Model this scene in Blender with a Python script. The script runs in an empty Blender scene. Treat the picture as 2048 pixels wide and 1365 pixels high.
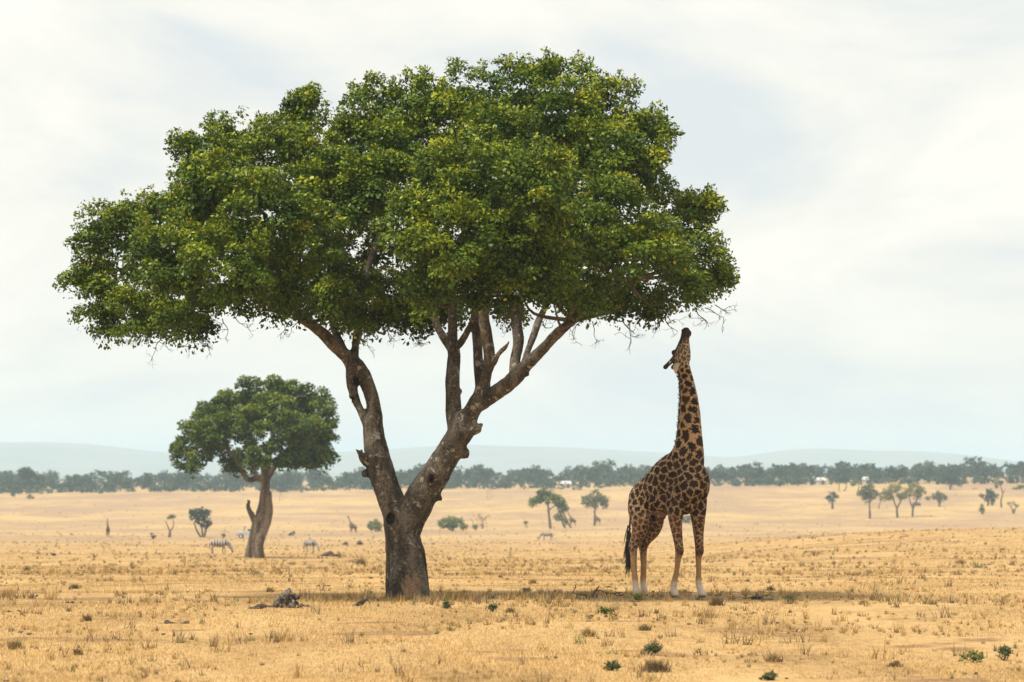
import bpy, bmesh, math
import numpy as np
from mathutils import Vector, Matrix

# ------------------------------------------------------------------ camera
S = bpy.context.scene
C = S.collection
F = 7680.0                 # focal length in pixels of a 2048 wide picture
HOR = 950.0                # eye level row
EYE = 2.55
PITCH = math.atan((682.5 - HOR) / -F)
cam_d = bpy.data.cameras.new('camera')
cam = bpy.data.objects.new('camera', cam_d)
C.objects.link(cam)
cam_d.sensor_width = 36.0
cam_d.lens = 36.0 * F / 2048.0
cam_d.clip_start = 0.5
cam_d.clip_end = 40000
cam_d.dof.use_dof = True
cam_d.dof.focus_distance = 79.5
cam_d.dof.aperture_fstop = 3.0
cam.location = (0, 0, EYE)
cam.rotation_euler = (math.pi / 2 + PITCH, 0, 0)
S.camera = cam

# ------------------------------------------------------------------ sky + sun
SUN_DIR = Vector((-0.42, -0.30, 0.86)).normalized()
W = bpy.data.worlds.new('World')
S.world = W
W.use_nodes = True
nt = W.node_tree
nt.nodes.clear()
def N(tree, typ, **kw):
    n = tree.nodes.new(typ)
    for k, v in kw.items():
        setattr(n, k, v)
    return n
wo = N(nt, 'ShaderNodeOutputWorld')
bg = N(nt, 'ShaderNodeBackground')
bg.inputs['Strength'].default_value = 0.1
sky = N(nt, 'ShaderNodeTexSky', sky_type='NISHITA')
sky.sun_disc = False
sky.sun_elevation = math.asin(SUN_DIR.z)
sky.sun_rotation = math.atan2(SUN_DIR.x, SUN_DIR.y)
sky.air_density = 1.0
sky.dust_density = 2.0
tc = N(nt, 'ShaderNodeTexCoord')
mp = N(nt, 'ShaderNodeMapping')
mp.inputs['Scale'].default_value = (1, 1, 2.6)
mp.inputs['Location'].default_value = (0.37, 0.2, 0.1)
nt.links.new(tc.outputs['Generated'], mp.inputs['Vector'])
n1 = N(nt, 'ShaderNodeTexNoise')
n1.inputs['Scale'].default_value = 9.0
n1.inputs['Detail'].default_value = 6
n1.inputs['Roughness'].default_value = 0.58
n1.inputs['Distortion'].default_value = 0.5
nt.links.new(mp.outputs[0], n1.inputs['Vector'])
r1 = N(nt, 'ShaderNodeValToRGB')
r1.color_ramp.elements[0].position = 0.34
r1.color_ramp.elements[0].color = (4.95, 5.2, 5.3, 1)
r1.color_ramp.elements[1].position = 0.64
r1.color_ramp.elements[1].color = (7.0, 6.7, 6.05, 1)
e = r1.color_ramp.elements.new(0.5)
e.color = (6.2, 6.05, 5.55, 1)
nt.links.new(n1.outputs['Fac'], r1.inputs['Fac'])
mixs = N(nt, 'ShaderNodeMix', data_type='RGBA')
mixs.inputs['Factor'].default_value = 0.93      # cloud cover over the blue
nt.links.new(sky.outputs[0], mixs.inputs['A'])
nt.links.new(r1.outputs['Color'], mixs.inputs['B'])
nt.links.new(mixs.outputs['Result'], bg.inputs['Color'])
nt.links.new(bg.outputs[0], wo.inputs['Surface'])

sun_d = bpy.data.lights.new('sun', 'SUN')
sun_d.energy = 3.8
sun_d.angle = math.radians(8)
sun_d.color = (1.0, 0.94, 0.84)
sun = bpy.data.objects.new('sun', sun_d)
C.objects.link(sun)
sun.rotation_euler = SUN_DIR.to_track_quat('Z', 'Y').to_euler()
sun.location = (-40, -30, 90)

S.view_settings.view_transform = 'Standard'
S.view_settings.look = 'None'
S.view_settings.gamma = 1.0
S.view_settings.use_curve_mapping = False
S.view_settings.exposure = 0.67
S.render.engine = 'CYCLES'
S.cycles.max_bounces = 6
S.cycles.diffuse_bounces = 3
S.cycles.transmission_bounces = 3
S.cycles.glossy_bounces = 2
S.cycles.volume_bounces = 1
S.cycles.use_denoising = True

# ------------------------------------------------------------------ numeric helpers
def rngof(seed):
    return np.random.default_rng(seed)

def vnoise(P, seed=0):
    P = np.asarray(P, float)
    i = np.floor(P).astype(np.int64)
    f = P - i
    f = f * f * (3 - 2 * f)
    def h(dx, dy, dz):
        n = ((i[:, 0] + dx) * 374761393 + (i[:, 1] + dy) * 668265263 + (i[:, 2] + dz) * 1274126177 + seed * 974711) & 0xffffffff
        n = ((n ^ (n >> 13)) * 1274126177) & 0xffffffff
        n = ((n ^ (n >> 16)) * 2246822519) & 0xffffffff
        return ((n ^ (n >> 15)) & 0xffff) / 65535.0
    x, y, z = f[:, 0], f[:, 1], f[:, 2]
    def lx(dy, dz):
        return h(0, dy, dz) * (1 - x) + h(1, dy, dz) * x
    a = lx(0, 0) * (1 - y) + lx(1, 0) * y
    b = lx(0, 1) * (1 - y) + lx(1, 1) * y
    return (a * (1 - z) + b * z) * 2 - 1

def fbm(P, seed=0, oct=3):
    P = np.asarray(P, float)
    s = 0
    a = 1.0
    for k in range(oct):
        s = s + a * vnoise(P * (2 ** k), seed + 17 * k)
        a *= 0.5
    return s

def sstep(a, b, x):
    t = np.clip((np.asarray(x, float) - a) / (b - a), 0, 1)
    return t * t * (3 - 2 * t)

def unit(v):
    v = np.asarray(v, float)
    return v / np.maximum(np.linalg.norm(v, axis=-1, keepdims=True), 1e-9)

# ground profile: distance -> drop below the eye
_D = np.array([-400, 0, 60, 80, 120, 200, 300, 400, 500, 650, 850, 1000, 1100, 1250, 1400, 1550, 1700, 2600, 20000], float)
_DR = np.array([2.3, 2.45, 2.55, 2.55, 3.2, 4.8, 6.5, 8.05, 9.4, 11.3, 12.7, 13.25, 13.1, 10.9, 7.6, 4.6, 3.9, 5.0, 5.0], float)
_dd = np.linspace(-400, 3000, 3401)
_dr = np.interp(_dd, _D, _DR)
for _ in range(3):
    _k = np.ones(25) / 25
    _dr = np.convolve(np.pad(_dr, 12, mode='edge'), _k, mode='valid')

def ground(x, y):
    x = np.asarray(x, float)
    y = np.asarray(y, float)
    z = EYE - np.interp(y, _dd, _dr)
    ang = x / np.maximum(y, 40.0)
    z = z + 2.3 * sstep(0.015, 0.12, ang) * sstep(140, 420, y) * (1 - sstep(470, 700, y))
    z = z + 0.0106 * np.clip(x, -600, 600) * sstep(1000, 1500, y)
    z = z + 0.05 * np.sin(x * 0.45 + 1.3 * np.sin(y * 0.11)) * np.sin(y * 0.31 + 0.7) * sstep(20, 60, y)
    z = z + 0.22 * np.sin(x * 0.055 + 0.6) * np.sin(y * 0.037 + x * 0.01) * sstep(110, 260, y)
    return z

def ray(px, py):
    u = (px - 1024) / F
    v = (682.5 - py) / F
    cp, sp = math.cos(PITCH), math.sin(PITCH)
    return np.array([u, cp - v * sp, sp + v * cp])

def at(px, py, d):
    r = ray(px, py)
    return np.array([0, 0, EYE]) + r * (d / r[1])

def gpt(px, d):
    x = (px - 1024) / F * d
    return np.array([x, d, float(ground(x, d))])

_scan = np.concatenate([np.linspace(30, 400, 3000), np.linspace(400.1, 1800, 4000)])
def land(px, py):
    """where the line of sight through a picture point meets the ground"""
    r = ray(px, py)
    x = r[0] / r[1] * _scan
    z = EYE + r[2] / r[1] * _scan
    k = int(np.argmax(z < ground(x, _scan)))
    d = _scan[k]
    return np.array([x[k], d, float(ground(x[k], d))])

# ------------------------------------------------------------------ object helpers
def tag(o, label=None, cat=None, group=None, kind=None):
    if label: o['label'] = label
    if cat: o['category'] = cat
    if group: o['group'] = group
    if kind: o['kind'] = kind
    return o

def link(name, me, mat=None, parent=None, loc=None, smooth=False):
    o = bpy.data.objects.new(name, me)
    C.objects.link(o)
    if mat is not None and not me.materials:
        me.materials.append(mat)
    if parent is not None:
        o.parent = parent
    if loc is not None:
        o.location = loc
    if smooth:
        me.polygons.foreach_set('use_smooth', np.ones(len(me.polygons), bool))
    return o

def empty(name, loc, rz=0):
    o = bpy.data.objects.new(name, None)
    C.objects.link(o)
    o.location = loc
    o.rotation_euler = (0, 0, rz)
    o.empty_display_size = 0.3
    return o

def raw_mesh(name, V, n_per_face, attrs=None):
    """verts V laid out face by face, n_per_face verts each, unshared"""
    V = np.ascontiguousarray(V, np.float32).reshape(-1, 3)
    nv = len(V)
    nf = nv // n_per_face
    me = bpy.data.meshes.new(name)
    me.vertices.add(nv)
    me.vertices.foreach_set('co', V.ravel())
    me.loops.add(nv)
    me.loops.foreach_set('vertex_index', np.arange(nv, dtype=np.int32))
    me.polygons.add(nf)
    me.polygons.foreach_set('loop_start', np.arange(0, nv, n_per_face, dtype=np.int32))
    me.update(calc_edges=True)
    add_attrs(me, attrs)
    return me

def add_attrs(me, attrs):
    for k, a in (attrs or {}).items():
        a = np.ascontiguousarray(a, np.float32)
        if a.ndim == 1:
            at_ = me.attributes.new(k, 'FLOAT', 'POINT')
            at_.data.foreach_set('value', a)
        else:
            at_ = me.attributes.new(k, 'FLOAT_COLOR', 'POINT')
            if a.shape[1] == 3:
                a = np.concatenate([a, np.ones((len(a), 1), np.float32)], 1)
            at_.data.foreach_set('color', np.ascontiguousarray(a).ravel())

def grid_mesh(name, V, nr, nc, attrs=None):
    me = bpy.data.meshes.new(name)
    i = np.arange(nr * nc).reshape(nr, nc)
    q = np.stack([i[:-1, :-1], i[:-1, 1:], i[1:, 1:], i[1:, :-1]], -1).reshape(-1, 4)
    me.vertices.add(nr * nc)
    me.vertices.foreach_set('co', np.ascontiguousarray(V, np.float32).ravel())
    me.loops.add(q.size)
    me.loops.foreach_set('vertex_index', q.astype(np.int32).ravel())
    me.polygons.add(len(q))
    me.polygons.foreach_set('loop_start', np.arange(0, q.size, 4, dtype=np.int32))
    me.polygons.foreach_set('use_smooth', np.ones(len(q), bool))
    me.update(calc_edges=True)
    add_attrs(me, attrs)
    return me

def spline(pts, vals, sub=4):
    """Catmull-Rom through points with values"""
    P = np.asarray(pts, float)
    A = np.asarray(vals, float)
    if A.ndim == 1:
        A = A[:, None]
    Q = np.concatenate([P, A], 1)
    Q = np.concatenate([[2 * Q[0] - Q[1]], Q, [2 * Q[-1] - Q[-2]]])
    Q[0, 3:] = Q[1, 3:]
    Q[-1, 3:] = Q[-2, 3:]
    out = []
    for k in range(1, len(Q) - 2):
        for t in np.linspace(0, 1, sub, endpoint=False):
            p0, p1, p2, p3 = Q[k - 1], Q[k], Q[k + 1], Q[k + 2]
            out.append(0.5 * (2 * p1 + (p2 - p0) * t + (2 * p0 - 5 * p1 + 4 * p2 - p3) * t * t + (3 * p1 - p0 - 3 * p2 + p3) * t ** 3))
    out.append(Q[-2])
    out = np.array(out)
    return out[:, :3], np.maximum(out[:, 3:], 1e-4)

def tube(bm, pts, rad, hint=(0, 1, 0), seg=12, sub=4, cap=True):
    """tapered tube; rad is r or (r across, r along hint)"""
    P, R = spline(pts, rad, sub)
    if R.shape[1] == 1:
        R = np.concatenate([R, R], 1)
    T = unit(np.gradient(P, axis=0))
    h = np.asarray(hint, float)
    rings = []
    a = np.linspace(0, 2 * math.pi, seg, endpoint=False)
    ext = [(0, None)] if not cap else None
    Ps, Rs, Ts = list(P), list(R), list(T)
    if cap:
        r0, r1 = R[0].min(), R[-1].min()
        Ps = [P[0] - T[0] * r0 * .85, P[0] - T[0] * r0 * .5] + Ps + [P[-1] + T[-1] * r1 * .5, P[-1] + T[-1] * r1 * .85]
        Rs = [R[0] * .45, R[0] * .85] + Rs + [R[-1] * .85, R[-1] * .45]
        Ts = [T[0], T[0]] + Ts + [T[-1], T[-1]]
    for p, r, t in zip(Ps, Rs, Ts):
        v = h - t * np.dot(h, t)
        if np.linalg.norm(v) < 0.15:
            hh = np.array([1.0, 0, 0]) if abs(t[0]) < 0.8 else np.array([0, 0, 1.0])
            v = hh - t * np.dot(hh, t)
        v = unit(v)
        u = np.cross(v, t)
        ring = [bm.verts.new(p + u * r[0] * math.cos(x) + v * r[1] * math.sin(x)) for x in a]
        rings.append(ring)
    for r0, r1 in zip(rings[:-1], rings[1:]):
        for k in range(seg):
            bm.faces.new((r0[k], r0[(k + 1) % seg], r1[(k + 1) % seg], r1[k]))
    if cap:
        bm.faces.new(rings[0][::-1])
        bm.faces.new(rings[-1])

def blob(bm, c, r, seg=14):
    m = bmesh.ops.create_uvsphere(bm, u_segments=seg, v_segments=seg - 4, radius=1)
    r = np.broadcast_to(np.asarray(r, float), (3,))
    for v in m['verts']:
        v.co = Vector((c[0] + v.co.x * r[0], c[1] + v.co.y * r[1], c[2] + v.co.z * r[2]))

def box(bm, c, s, bev=0.0, rot=None):
    m = bmesh.ops.create_cube(bm, size=1)
    for v in m['verts']:
        p = Vector((v.co.x * s[0], v.co.y * s[1], v.co.z * s[2]))
        if rot is not None:
            p = rot @ p
        v.co = p + Vector(c)
    if bev:
        es = list({e_ for v in m['verts'] for e_ in v.link_edges})
        bmesh.ops.bevel(bm, geom=es, offset=bev, segments=2, affect='EDGES', profile=0.6)

def bm_mesh(name, bm):
    bmesh.ops.recalc_face_normals(bm, faces=bm.faces)
    me = bpy.data.meshes.new(name)
    bm.to_mesh(me)
    bm.free()
    return me

def fuse(name, bm, voxel, smooth=4):
    """join overlapping shapes into one continuous skin"""
    me = bm_mesh(name + '_raw', bm)
    o = bpy.data.objects.new(name + '_raw', me)
    C.objects.link(o)
    m = o.modifiers.new('r', 'REMESH')
    m.mode = 'VOXEL'
    m.voxel_size = voxel
    if smooth:
        s = o.modifiers.new('s', 'SMOOTH')
        s.factor = 0.5
        s.iterations = smooth
    dg = bpy.context.evaluated_depsgraph_get()
    out = bpy.data.meshes.new_from_object(o.evaluated_get(dg))
    out.name = name
    bpy.data.objects.remove(o)
    bpy.data.meshes.remove(me)
    out.polygons.foreach_set('use_smooth', np.ones(len(out.polygons), bool))
    return out

def vco(me):
    a = np.empty(len(me.vertices) * 3, np.float32)
    me.vertices.foreach_get('co', a)
    return a.reshape(-1, 3).astype(float)

def vno(me):
    a = np.empty(len(me.vertices) * 3, np.float32)
    me.vertex_normals.foreach_get('vector', a)
    return a.reshape(-1, 3).astype(float)

def set_co(me, P):
    me.vertices.foreach_set('co', np.ascontiguousarray(P, np.float32).ravel())
    me.update()

# ------------------------------------------------------------------ materials
def new_mat(name):
    m = bpy.data.materials.new(name)
    m.use_nodes = True
    t = m.node_tree
    t.nodes.clear()
    out = N(t, 'ShaderNodeOutputMaterial')
    return m, t, out

def ramp(t, fac, stops):
    r = N(t, 'ShaderNodeValToRGB')
    el = r.color_ramp.elements
    while len(el) < len(stops):
        el.new(0.5)
    for e_, (p, c) in zip(el, stops):
        e_.position = p
        e_.color = (*c, 1)
    t.links.new(fac, r.inputs['Fac'])
    return r.outputs['Color']

def noise(t, vec, scale, detail=4, rough=0.55, dist=0.0):
    n = N(t, 'ShaderNodeTexNoise')
    n.inputs['Scale'].default_value = scale
    n.inputs['Detail'].default_value = detail
    n.inputs['Roughness'].default_value = rough
    n.inputs['Distortion'].default_value = dist
    if vec is not None:
        t.links.new(vec, n.inputs['Vector'])
    return n.outputs['Fac']

def mixc(t, fac, a, b, mode='MIX'):
    m = N(t, 'ShaderNodeMix', data_type='RGBA', blend_type=mode)
    for s, v in (('Factor', fac), ('A', a), ('B', b)):
        if isinstance(v, (int, float)):
            m.inputs[s].default_value = v
        elif isinstance(v, tuple):
            m.inputs[s].default_value = (*v, 1)
        else:
            t.links.new(v, m.inputs[s])
    return m.outputs['Result']

def maprange(t, v, a, b, c=0.0, d=1.0):
    m = N(t, 'ShaderNodeMapRange', interpolation_type='SMOOTHSTEP')
    t.links.new(v, m.inputs['Value'])
    for k, x in zip(('From Min', 'From Max', 'To Min', 'To Max'), (a, b, c, d)):
        m.inputs[k].default_value = x
    return m.outputs['Result']

def scaled(t, vec, s):
    m = N(t, 'ShaderNodeMapping')
    m.inputs['Scale'].default_value = s
    t.links.new(vec, m.inputs['Vector'])
    return m.outputs[0]

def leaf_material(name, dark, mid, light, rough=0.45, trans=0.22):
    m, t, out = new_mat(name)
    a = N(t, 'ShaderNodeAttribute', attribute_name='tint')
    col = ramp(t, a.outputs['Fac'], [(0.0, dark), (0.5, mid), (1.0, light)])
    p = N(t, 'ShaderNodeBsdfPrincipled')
    p.inputs['Roughness'].default_value = rough
    p.inputs['Specular IOR Level'].default_value = 0.16
    tr = N(t, 'ShaderNodeBsdfTranslucent')
    t.links.new(col, p.inputs['Base Color'])
    c2 = mixc(t, 1.0, col, (1.0, 1.0, 0.55), 'MULTIPLY')
    t.links.new(c2, tr.inputs['Color'])
    mx = N(t, 'ShaderNodeMixShader')
    mx.inputs[0].default_value = trans
    t.links.new(p.outputs[0], mx.inputs[1])
    t.links.new(tr.outputs[0], mx.inputs[2])
    t.links.new(mx.outputs[0], out.inputs['Surface'])
    return m

def attr_material(name, rough=0.8, trans=0.0, fine=0.0, fine_scale=30.0, bump=0.0):
    """colour from the 'col' attribute with a fine grain"""
    m, t, out = new_mat(name)
    a = N(t, 'ShaderNodeAttribute', attribute_name='col')
    col = a.outputs['Color']
    p = N(t, 'ShaderNodeBsdfPrincipled')
    p.inputs['Roughness'].default_value = rough
    p.inputs['Specular IOR Level'].default_value = 0.2
    if fine:
        g = N(t, 'ShaderNodeTexCoord')
        f = noise(t, g.outputs['Object'], fine_scale, 3, 0.6)
        col = mixc(t, 1.0, col, ramp(t, f, [(0.25, (1 - fine,) * 3), (0.75, (1 + fine,) * 3)]), 'MULTIPLY')
        if bump:
            b = N(t, 'ShaderNodeBump')
            b.inputs['Strength'].default_value = bump
            b.inputs['Distance'].default_value = 0.02
            t.links.new(f, b.inputs['Height'])
            t.links.new(b.outputs[0], p.inputs['Normal'])
    t.links.new(col, p.inputs['Base Color'])
    if trans:
        tr = N(t, 'ShaderNodeBsdfTranslucent')
        t.links.new(col, tr.inputs['Color'])
        mx = N(t, 'ShaderNodeMixShader')
        mx.inputs[0].default_value = trans
        t.links.new(p.outputs[0], mx.inputs[1])
        t.links.new(tr.outputs[0], mx.inputs[2])
        t.links.new(mx.outputs[0], out.inputs['Surface'])
    else:
        t.links.new(p.outputs[0], out.inputs['Surface'])
    return m

def bark_material(name, c0, c1, c2, scale=1.0, lichen=True, strip=None, stretch=0.35, bump=0.8):
    m, t, out = new_mat(name)
    g = N(t, 'ShaderNodeTexCoord')
    v = scaled(t, g.outputs['Object'], (1, 1, stretch))
    a = noise(t, v, 3.2 * scale, 6, 0.65, 0.3)
    b = noise(t, g.outputs['Object'], 22 * scale, 5, 0.7)
    f = mixc(t, 0.45, a, b)
    col = ramp(t, f, [(0.40, c0), (0.5, c1), (0.60, c2)])
    if lichen:
        l = noise(t, g.outputs['Object'], 5.5 * scale, 4, 0.7, 0.4)
        lf = maprange(t, l, 0.585, 0.64, 0, 0.75)
        col = mixc(t, lf, col, (0.34, 0.31, 0.25))
    if strip is not None:
        (sx, sy, sz), sr = strip
        d = N(t, 'ShaderNodeVectorMath', operation='DISTANCE')
        mp_ = scaled(t, g.outputs['Object'], (1, 0.3, 0.62))
        d.inputs[1].default_value = (sx, sy * 0.3, sz * 0.62)
        t.links.new(mp_, d.inputs[0])
        nn = noise(t, scaled(t, g.outputs['Object'], (1, 1, .35)), 9.0, 5, 0.65)
        ma = N(t, 'ShaderNodeMath', operation='MULTIPLY_ADD')
        t.links.new(nn, ma.inputs[0])
        ma.inputs[1].default_value = -2.6 * sr
        t.links.new(d.outputs['Value'], ma.inputs[2])
        sf = maprange(t, ma.outputs[0], sr * -.75, sr * -.35, 0.8, 0)
        col = mixc(t, sf, col, ramp(t, b, [(0.3, (0.18, 0.105, 0.06)), (0.7, (0.42, 0.26, 0.15))]))
    p = N(t, 'ShaderNodeBsdfPrincipled')
    p.inputs['Roughness'].default_value = 0.9
    p.inputs['Specular IOR Level'].default_value = 0.2
    t.links.new(col, p.inputs['Base Color'])
    bp = N(t, 'ShaderNodeBump')
    bp.inputs['Strength'].default_value = bump
    bp.inputs['Distance'].default_value = 0.03 / scale
    t.links.new(f, bp.inputs['Height'])
    t.links.new(bp.outputs[0], p.inputs['Normal'])
    t.links.new(p.outputs[0], out.inputs['Surface'])
    return m

def plain_material(name, c, rough=0.6, var=0.15, scale=8.0, metal=0.0):
    m, t, out = new_mat(name)
    g = N(t, 'ShaderNodeTexCoord')
    f = noise(t, g.outputs['Object'], scale, 4, 0.6)
    col = ramp(t, f, [(0.3, tuple(x * (1 - var) for x in c)), (0.7, tuple(min(1, x * (1 + var)) for x in c))])
    p = N(t, 'ShaderNodeBsdfPrincipled')
    p.inputs['Roughness'].default_value = rough
    p.inputs['Metallic'].default_value = metal
    t.links.new(col, p.inputs['Base Color'])
    t.links.new(p.outputs[0], out.inputs['Surface'])
    return m

M = {}
M['leaf'] = leaf_material('fig_leaves', (0.016, 0.040, 0.007), (0.096, 0.150, 0.012), (0.37, 0.37, 0.02), rough=0.4, trans=0.16)
M['leaf_far'] = leaf_material('distant_leaves', (0.024, 0.052, 0.009), (0.088, 0.132, 0.013), (0.25, 0.26, 0.024))
M['leaf_olive'] = leaf_material('olive_leaves', (0.05, 0.062, 0.028), (0.10, 0.115, 0.045), (0.19, 0.19, 0.075))
M['leaf_yellow'] = leaf_material('yellow_green_leaves', (0.07, 0.075, 0.02), (0.20, 0.19, 0.045), (0.34, 0.31, 0.08))
M['leaf_dark'] = leaf_material('dark_leaves', (0.009, 0.026, 0.018), (0.020, 0.050, 0.031), (0.05, 0.085, 0.045))
M['leaf_scrub'] = leaf_material('scrub_leaves', (0.022, 0.045, 0.022), (0.045, 0.08, 0.036), (0.09, 0.125, 0.05))
M['leaf_bright'] = leaf_material('bright_bush_leaves', (0.045, 0.07, 0.012), (0.11, 0.145, 0.022), (0.23, 0.25, 0.04))
M['bark'] = bark_material('grey_brown_bark', (0.028, 0.021, 0.014), (0.07, 0.053, 0.036), (0.13, 0.10, 0.07), strip=None)
M['bark_small'] = bark_material('pale_ridged_bark', (0.025, 0.018, 0.013), (0.11, 0.082, 0.06), (0.27, 0.205, 0.15), scale=0.45, lichen=False, stretch=0.12, bump=1.0)
M['bark_far'] = bark_material('distant_bark', (0.06, 0.045, 0.035), (0.10, 0.075, 0.055), (0.15, 0.11, 0.08), scale=0.6, lichen=False)
M['deadwood'] = bark_material('weathered_dead_wood', (0.02, 0.016, 0.012), (0.085, 0.068, 0.055), (0.24, 0.20, 0.165), scale=2.4, lichen=False, stretch=1)
M['twig'] = plain_material('dry_twig', (0.05, 0.036, 0.026), 0.9)
M['grass'] = attr_material('dry_grass', 0.75, trans=0.25)
M['hide'] = attr_material('animal_hide', 0.75, fine=0.22, fine_scale=26, bump=0.15)
M['hair'] = plain_material('dark_hair', (0.012, 0.008, 0.006), 0.6, 0.4, 30)
M['mane'] = plain_material('brown_mane', (0.045, 0.02, 0.01), 0.8, 0.4, 30)
M['eye'] = plain_material('dark_eye', (0.008, 0.006, 0.005), 0.08, 0.1)
M['earth'] = bark_material('dark_earth', (0.03, 0.022, 0.018), (0.075, 0.055, 0.045), (0.14, 0.105, 0.085), scale=1.4, lichen=False, stretch=1)

# ------------------------------------------------------------------ ground
def ground_material():
    m, t, out = new_mat('dry_savanna_ground')
    g = N(t, 'ShaderNodeNewGeometry')
    pos = g.outputs['Position']
    big = noise(t, scaled(t, pos, (0.018, 0.010, 0)), 1.0, 5, 0.6, 0.4)
    mid = noise(t, scaled(t, pos, (0.35, 0.12, 0)), 1.0, 5, 0.62, 0.3)
    fine = noise(t, scaled(t, pos, (5.5, 1.6, 0)), 1.0, 5, 0.75)
    f = mixc(t, 0.5, mid, fine)
    near = ramp(t, f, [(0.36, (0.20, 0.12, 0.05)), (0.48, (0.37, 0.235, 0.098)), (0.62, (0.47, 0.315, 0.14))])
    sa = N(t, 'ShaderNodeAttribute', attribute_name='soil')
    soil = maprange(t, sa.outputs['Fac'], 0.25, 0.8, 0, 0.9)
    near = mixc(t, soil, near, ramp(t, fine, [(0.35, (0.15, 0.085, 0.04)), (0.65, (0.30, 0.18, 0.08))]))
    big2 = mixc(t, 0.4, big, noise(t, scaled(t, pos, (0.10, 0.035, 0)), 1.0, 5, 0.7))
    far = ramp(t, big2, [(0.37, (0.265, 0.175, 0.108)), (0.48, (0.325, 0.212, 0.112)), (0.57, (0.41, 0.278, 0.122))])
    sp = N(t, 'ShaderNodeSeparateXYZ')
    t.links.new(pos, sp.inputs[0])
    ad = N(t, 'ShaderNodeMath', operation='MULTIPLY_ADD')
    t.links.new(big, ad.inputs[0])
    ad.inputs[1].default_value = 420.0
    t.links.new(sp.outputs['Y'], ad.inputs[2])
    ff = maprange(t, ad.outputs[0], 560, 980)
    col = mixc(t, ff, near, far)
    # green flush in the shallow valley
    gr = noise(t, scaled(t, pos, (0.02, 0.06, 0)), 1.0, 4, 0.6)
    gm = N(t, 'ShaderNodeMath', operation='MULTIPLY')
    t.links.new(maprange(t, gr, 0.60, 0.70, 0, 0.45), gm.inputs[0])
    t.links.new(maprange(t, sp.outputs['Y'], 620, 760), gm.inputs[1])
    col = mixc(t, gm.outputs[0], col, (0.22, 0.21, 0.09))
    p = N(t, 'ShaderNodeBsdfPrincipled')
    p.inputs['Roughness'].default_value = 0.95
    p.inputs['Specular IOR Level'].default_value = 0.1
    t.links.new(col, p.inputs['Base Color'])
    b = N(t, 'ShaderNodeBump')
    b.inputs['Strength'].default_value = 0.5
    b.inputs['Distance'].default_value = 0.08
    t.links.new(fine, b.inputs['Height'])
    t.links.new(b.outputs[0], p.inputs['Normal'])
    t.links.new(p.outputs[0], out.inputs['Surface'])
    return m

def soil_mask(x, y):
    # bare earth showing in short streaks
    x = np.asarray(x, float).ravel()
    y = np.asarray(y, float).ravel()
    a = fbm(np.stack([x * .55, y * .42, np.zeros(len(x))], 1), 61, 3) + .35 * fbm(np.stack([x * 2.3, y * 1.1, np.zeros(len(x))], 1), 71, 2)
    b = fbm(np.stack([x * .07, y * .05, np.zeros(len(x))], 1), 67, 2)
    return sstep(.62, 1.0, a + .5 * b)
rows = np.concatenate([np.linspace(-400, 20, 22), np.linspace(24, 140, 290), np.geomspace(141, 1800, 260), np.geomspace(1850, 16000, 40)])
cols = np.linspace(-1, 1, 141)
cols = np.sign(cols) * np.abs(cols) ** 2
yy, ss = np.meshgrid(rows, cols, indexing='ij')
xx = ss * (0.35 * np.maximum(yy, 0) + 60)
zz = ground(xx, yy)
link('ground', grid_mesh('ground', np.stack([xx, yy, zz], -1).reshape(-1, 3), len(rows), len(cols), {'soil': soil_mask(xx, yy)}), ground_material())['kind'] = 'structure'

# far hills
hx = np.array([-9000, -5000, -2600, 0, 80, 150, 220, 290, 340, 420, 560, 680, 770, 850, 930, 1010, 1100, 1200, 1340, 1420, 1470, 1540, 1600, 1660, 1720, 1800, 1860, 1920, 1985, 2060, 2500, 4000, 7000, 11000], float)
hy = np.array([905, 893, 900, 886, 885, 886, 893, 902, 906, 908, 910, 905, 900, 894, 889, 893, 894, 899, 907, 914, 917, 904, 897, 898, 902, 902, 905, 911, 922, 926, 915, 895, 905, 900], float)
HD = 12000.0
hxs = np.linspace(-4200, 4200, 500)
hp = hxs / HD * F + 1024
crest = (HOR - np.interp(hp, hx, hy)) / F * HD + EYE
crest = np.convolve(np.pad(crest, 4, mode='edge'), np.ones(9) / 9, mode='valid')
prof = np.linspace(0, 1, 40)
hyv = 9000 + prof * 6500
hw = np.where(prof < 0.4615, sstep(0, 0.4615, prof), 1 - sstep(0.4615, 1.0, prof))
HX, HY = np.meshgrid(hxs, hyv)
rel = fbm(np.stack([HX.ravel() / 700, HY.ravel() / 700, np.zeros(HX.size)], 1), 5, 3).reshape(HX.shape)
HZ = -8 + hw[:, None] * (crest[None, :] + 8) * (1 + 0.10 * rel * (1 - hw[:, None]))
hm, ht, hout = new_mat('hill_scrub')
hg = N(ht, 'ShaderNodeNewGeometry')
hcol = ramp(ht, noise(ht, scaled(ht, hg.outputs['Position'], (0.004, 0.004, 0.004)), 1, 5, 0.6), [(0.3, (0.06, 0.075, 0.05)), (0.7, (0.16, 0.14, 0.09))])
hpn = N(ht, 'ShaderNodeBsdfPrincipled')
hpn.inputs['Roughness'].default_value = 1
ht.links.new(hcol, hpn.inputs['Base Color'])
ht.links.new(hpn.outputs[0], hout.inputs['Surface'])
link('hills', grid_mesh('hills', np.stack([HX, HY, HZ], -1).reshape(-1, 3), 40, 500), hm)['kind'] = 'structure'

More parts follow.
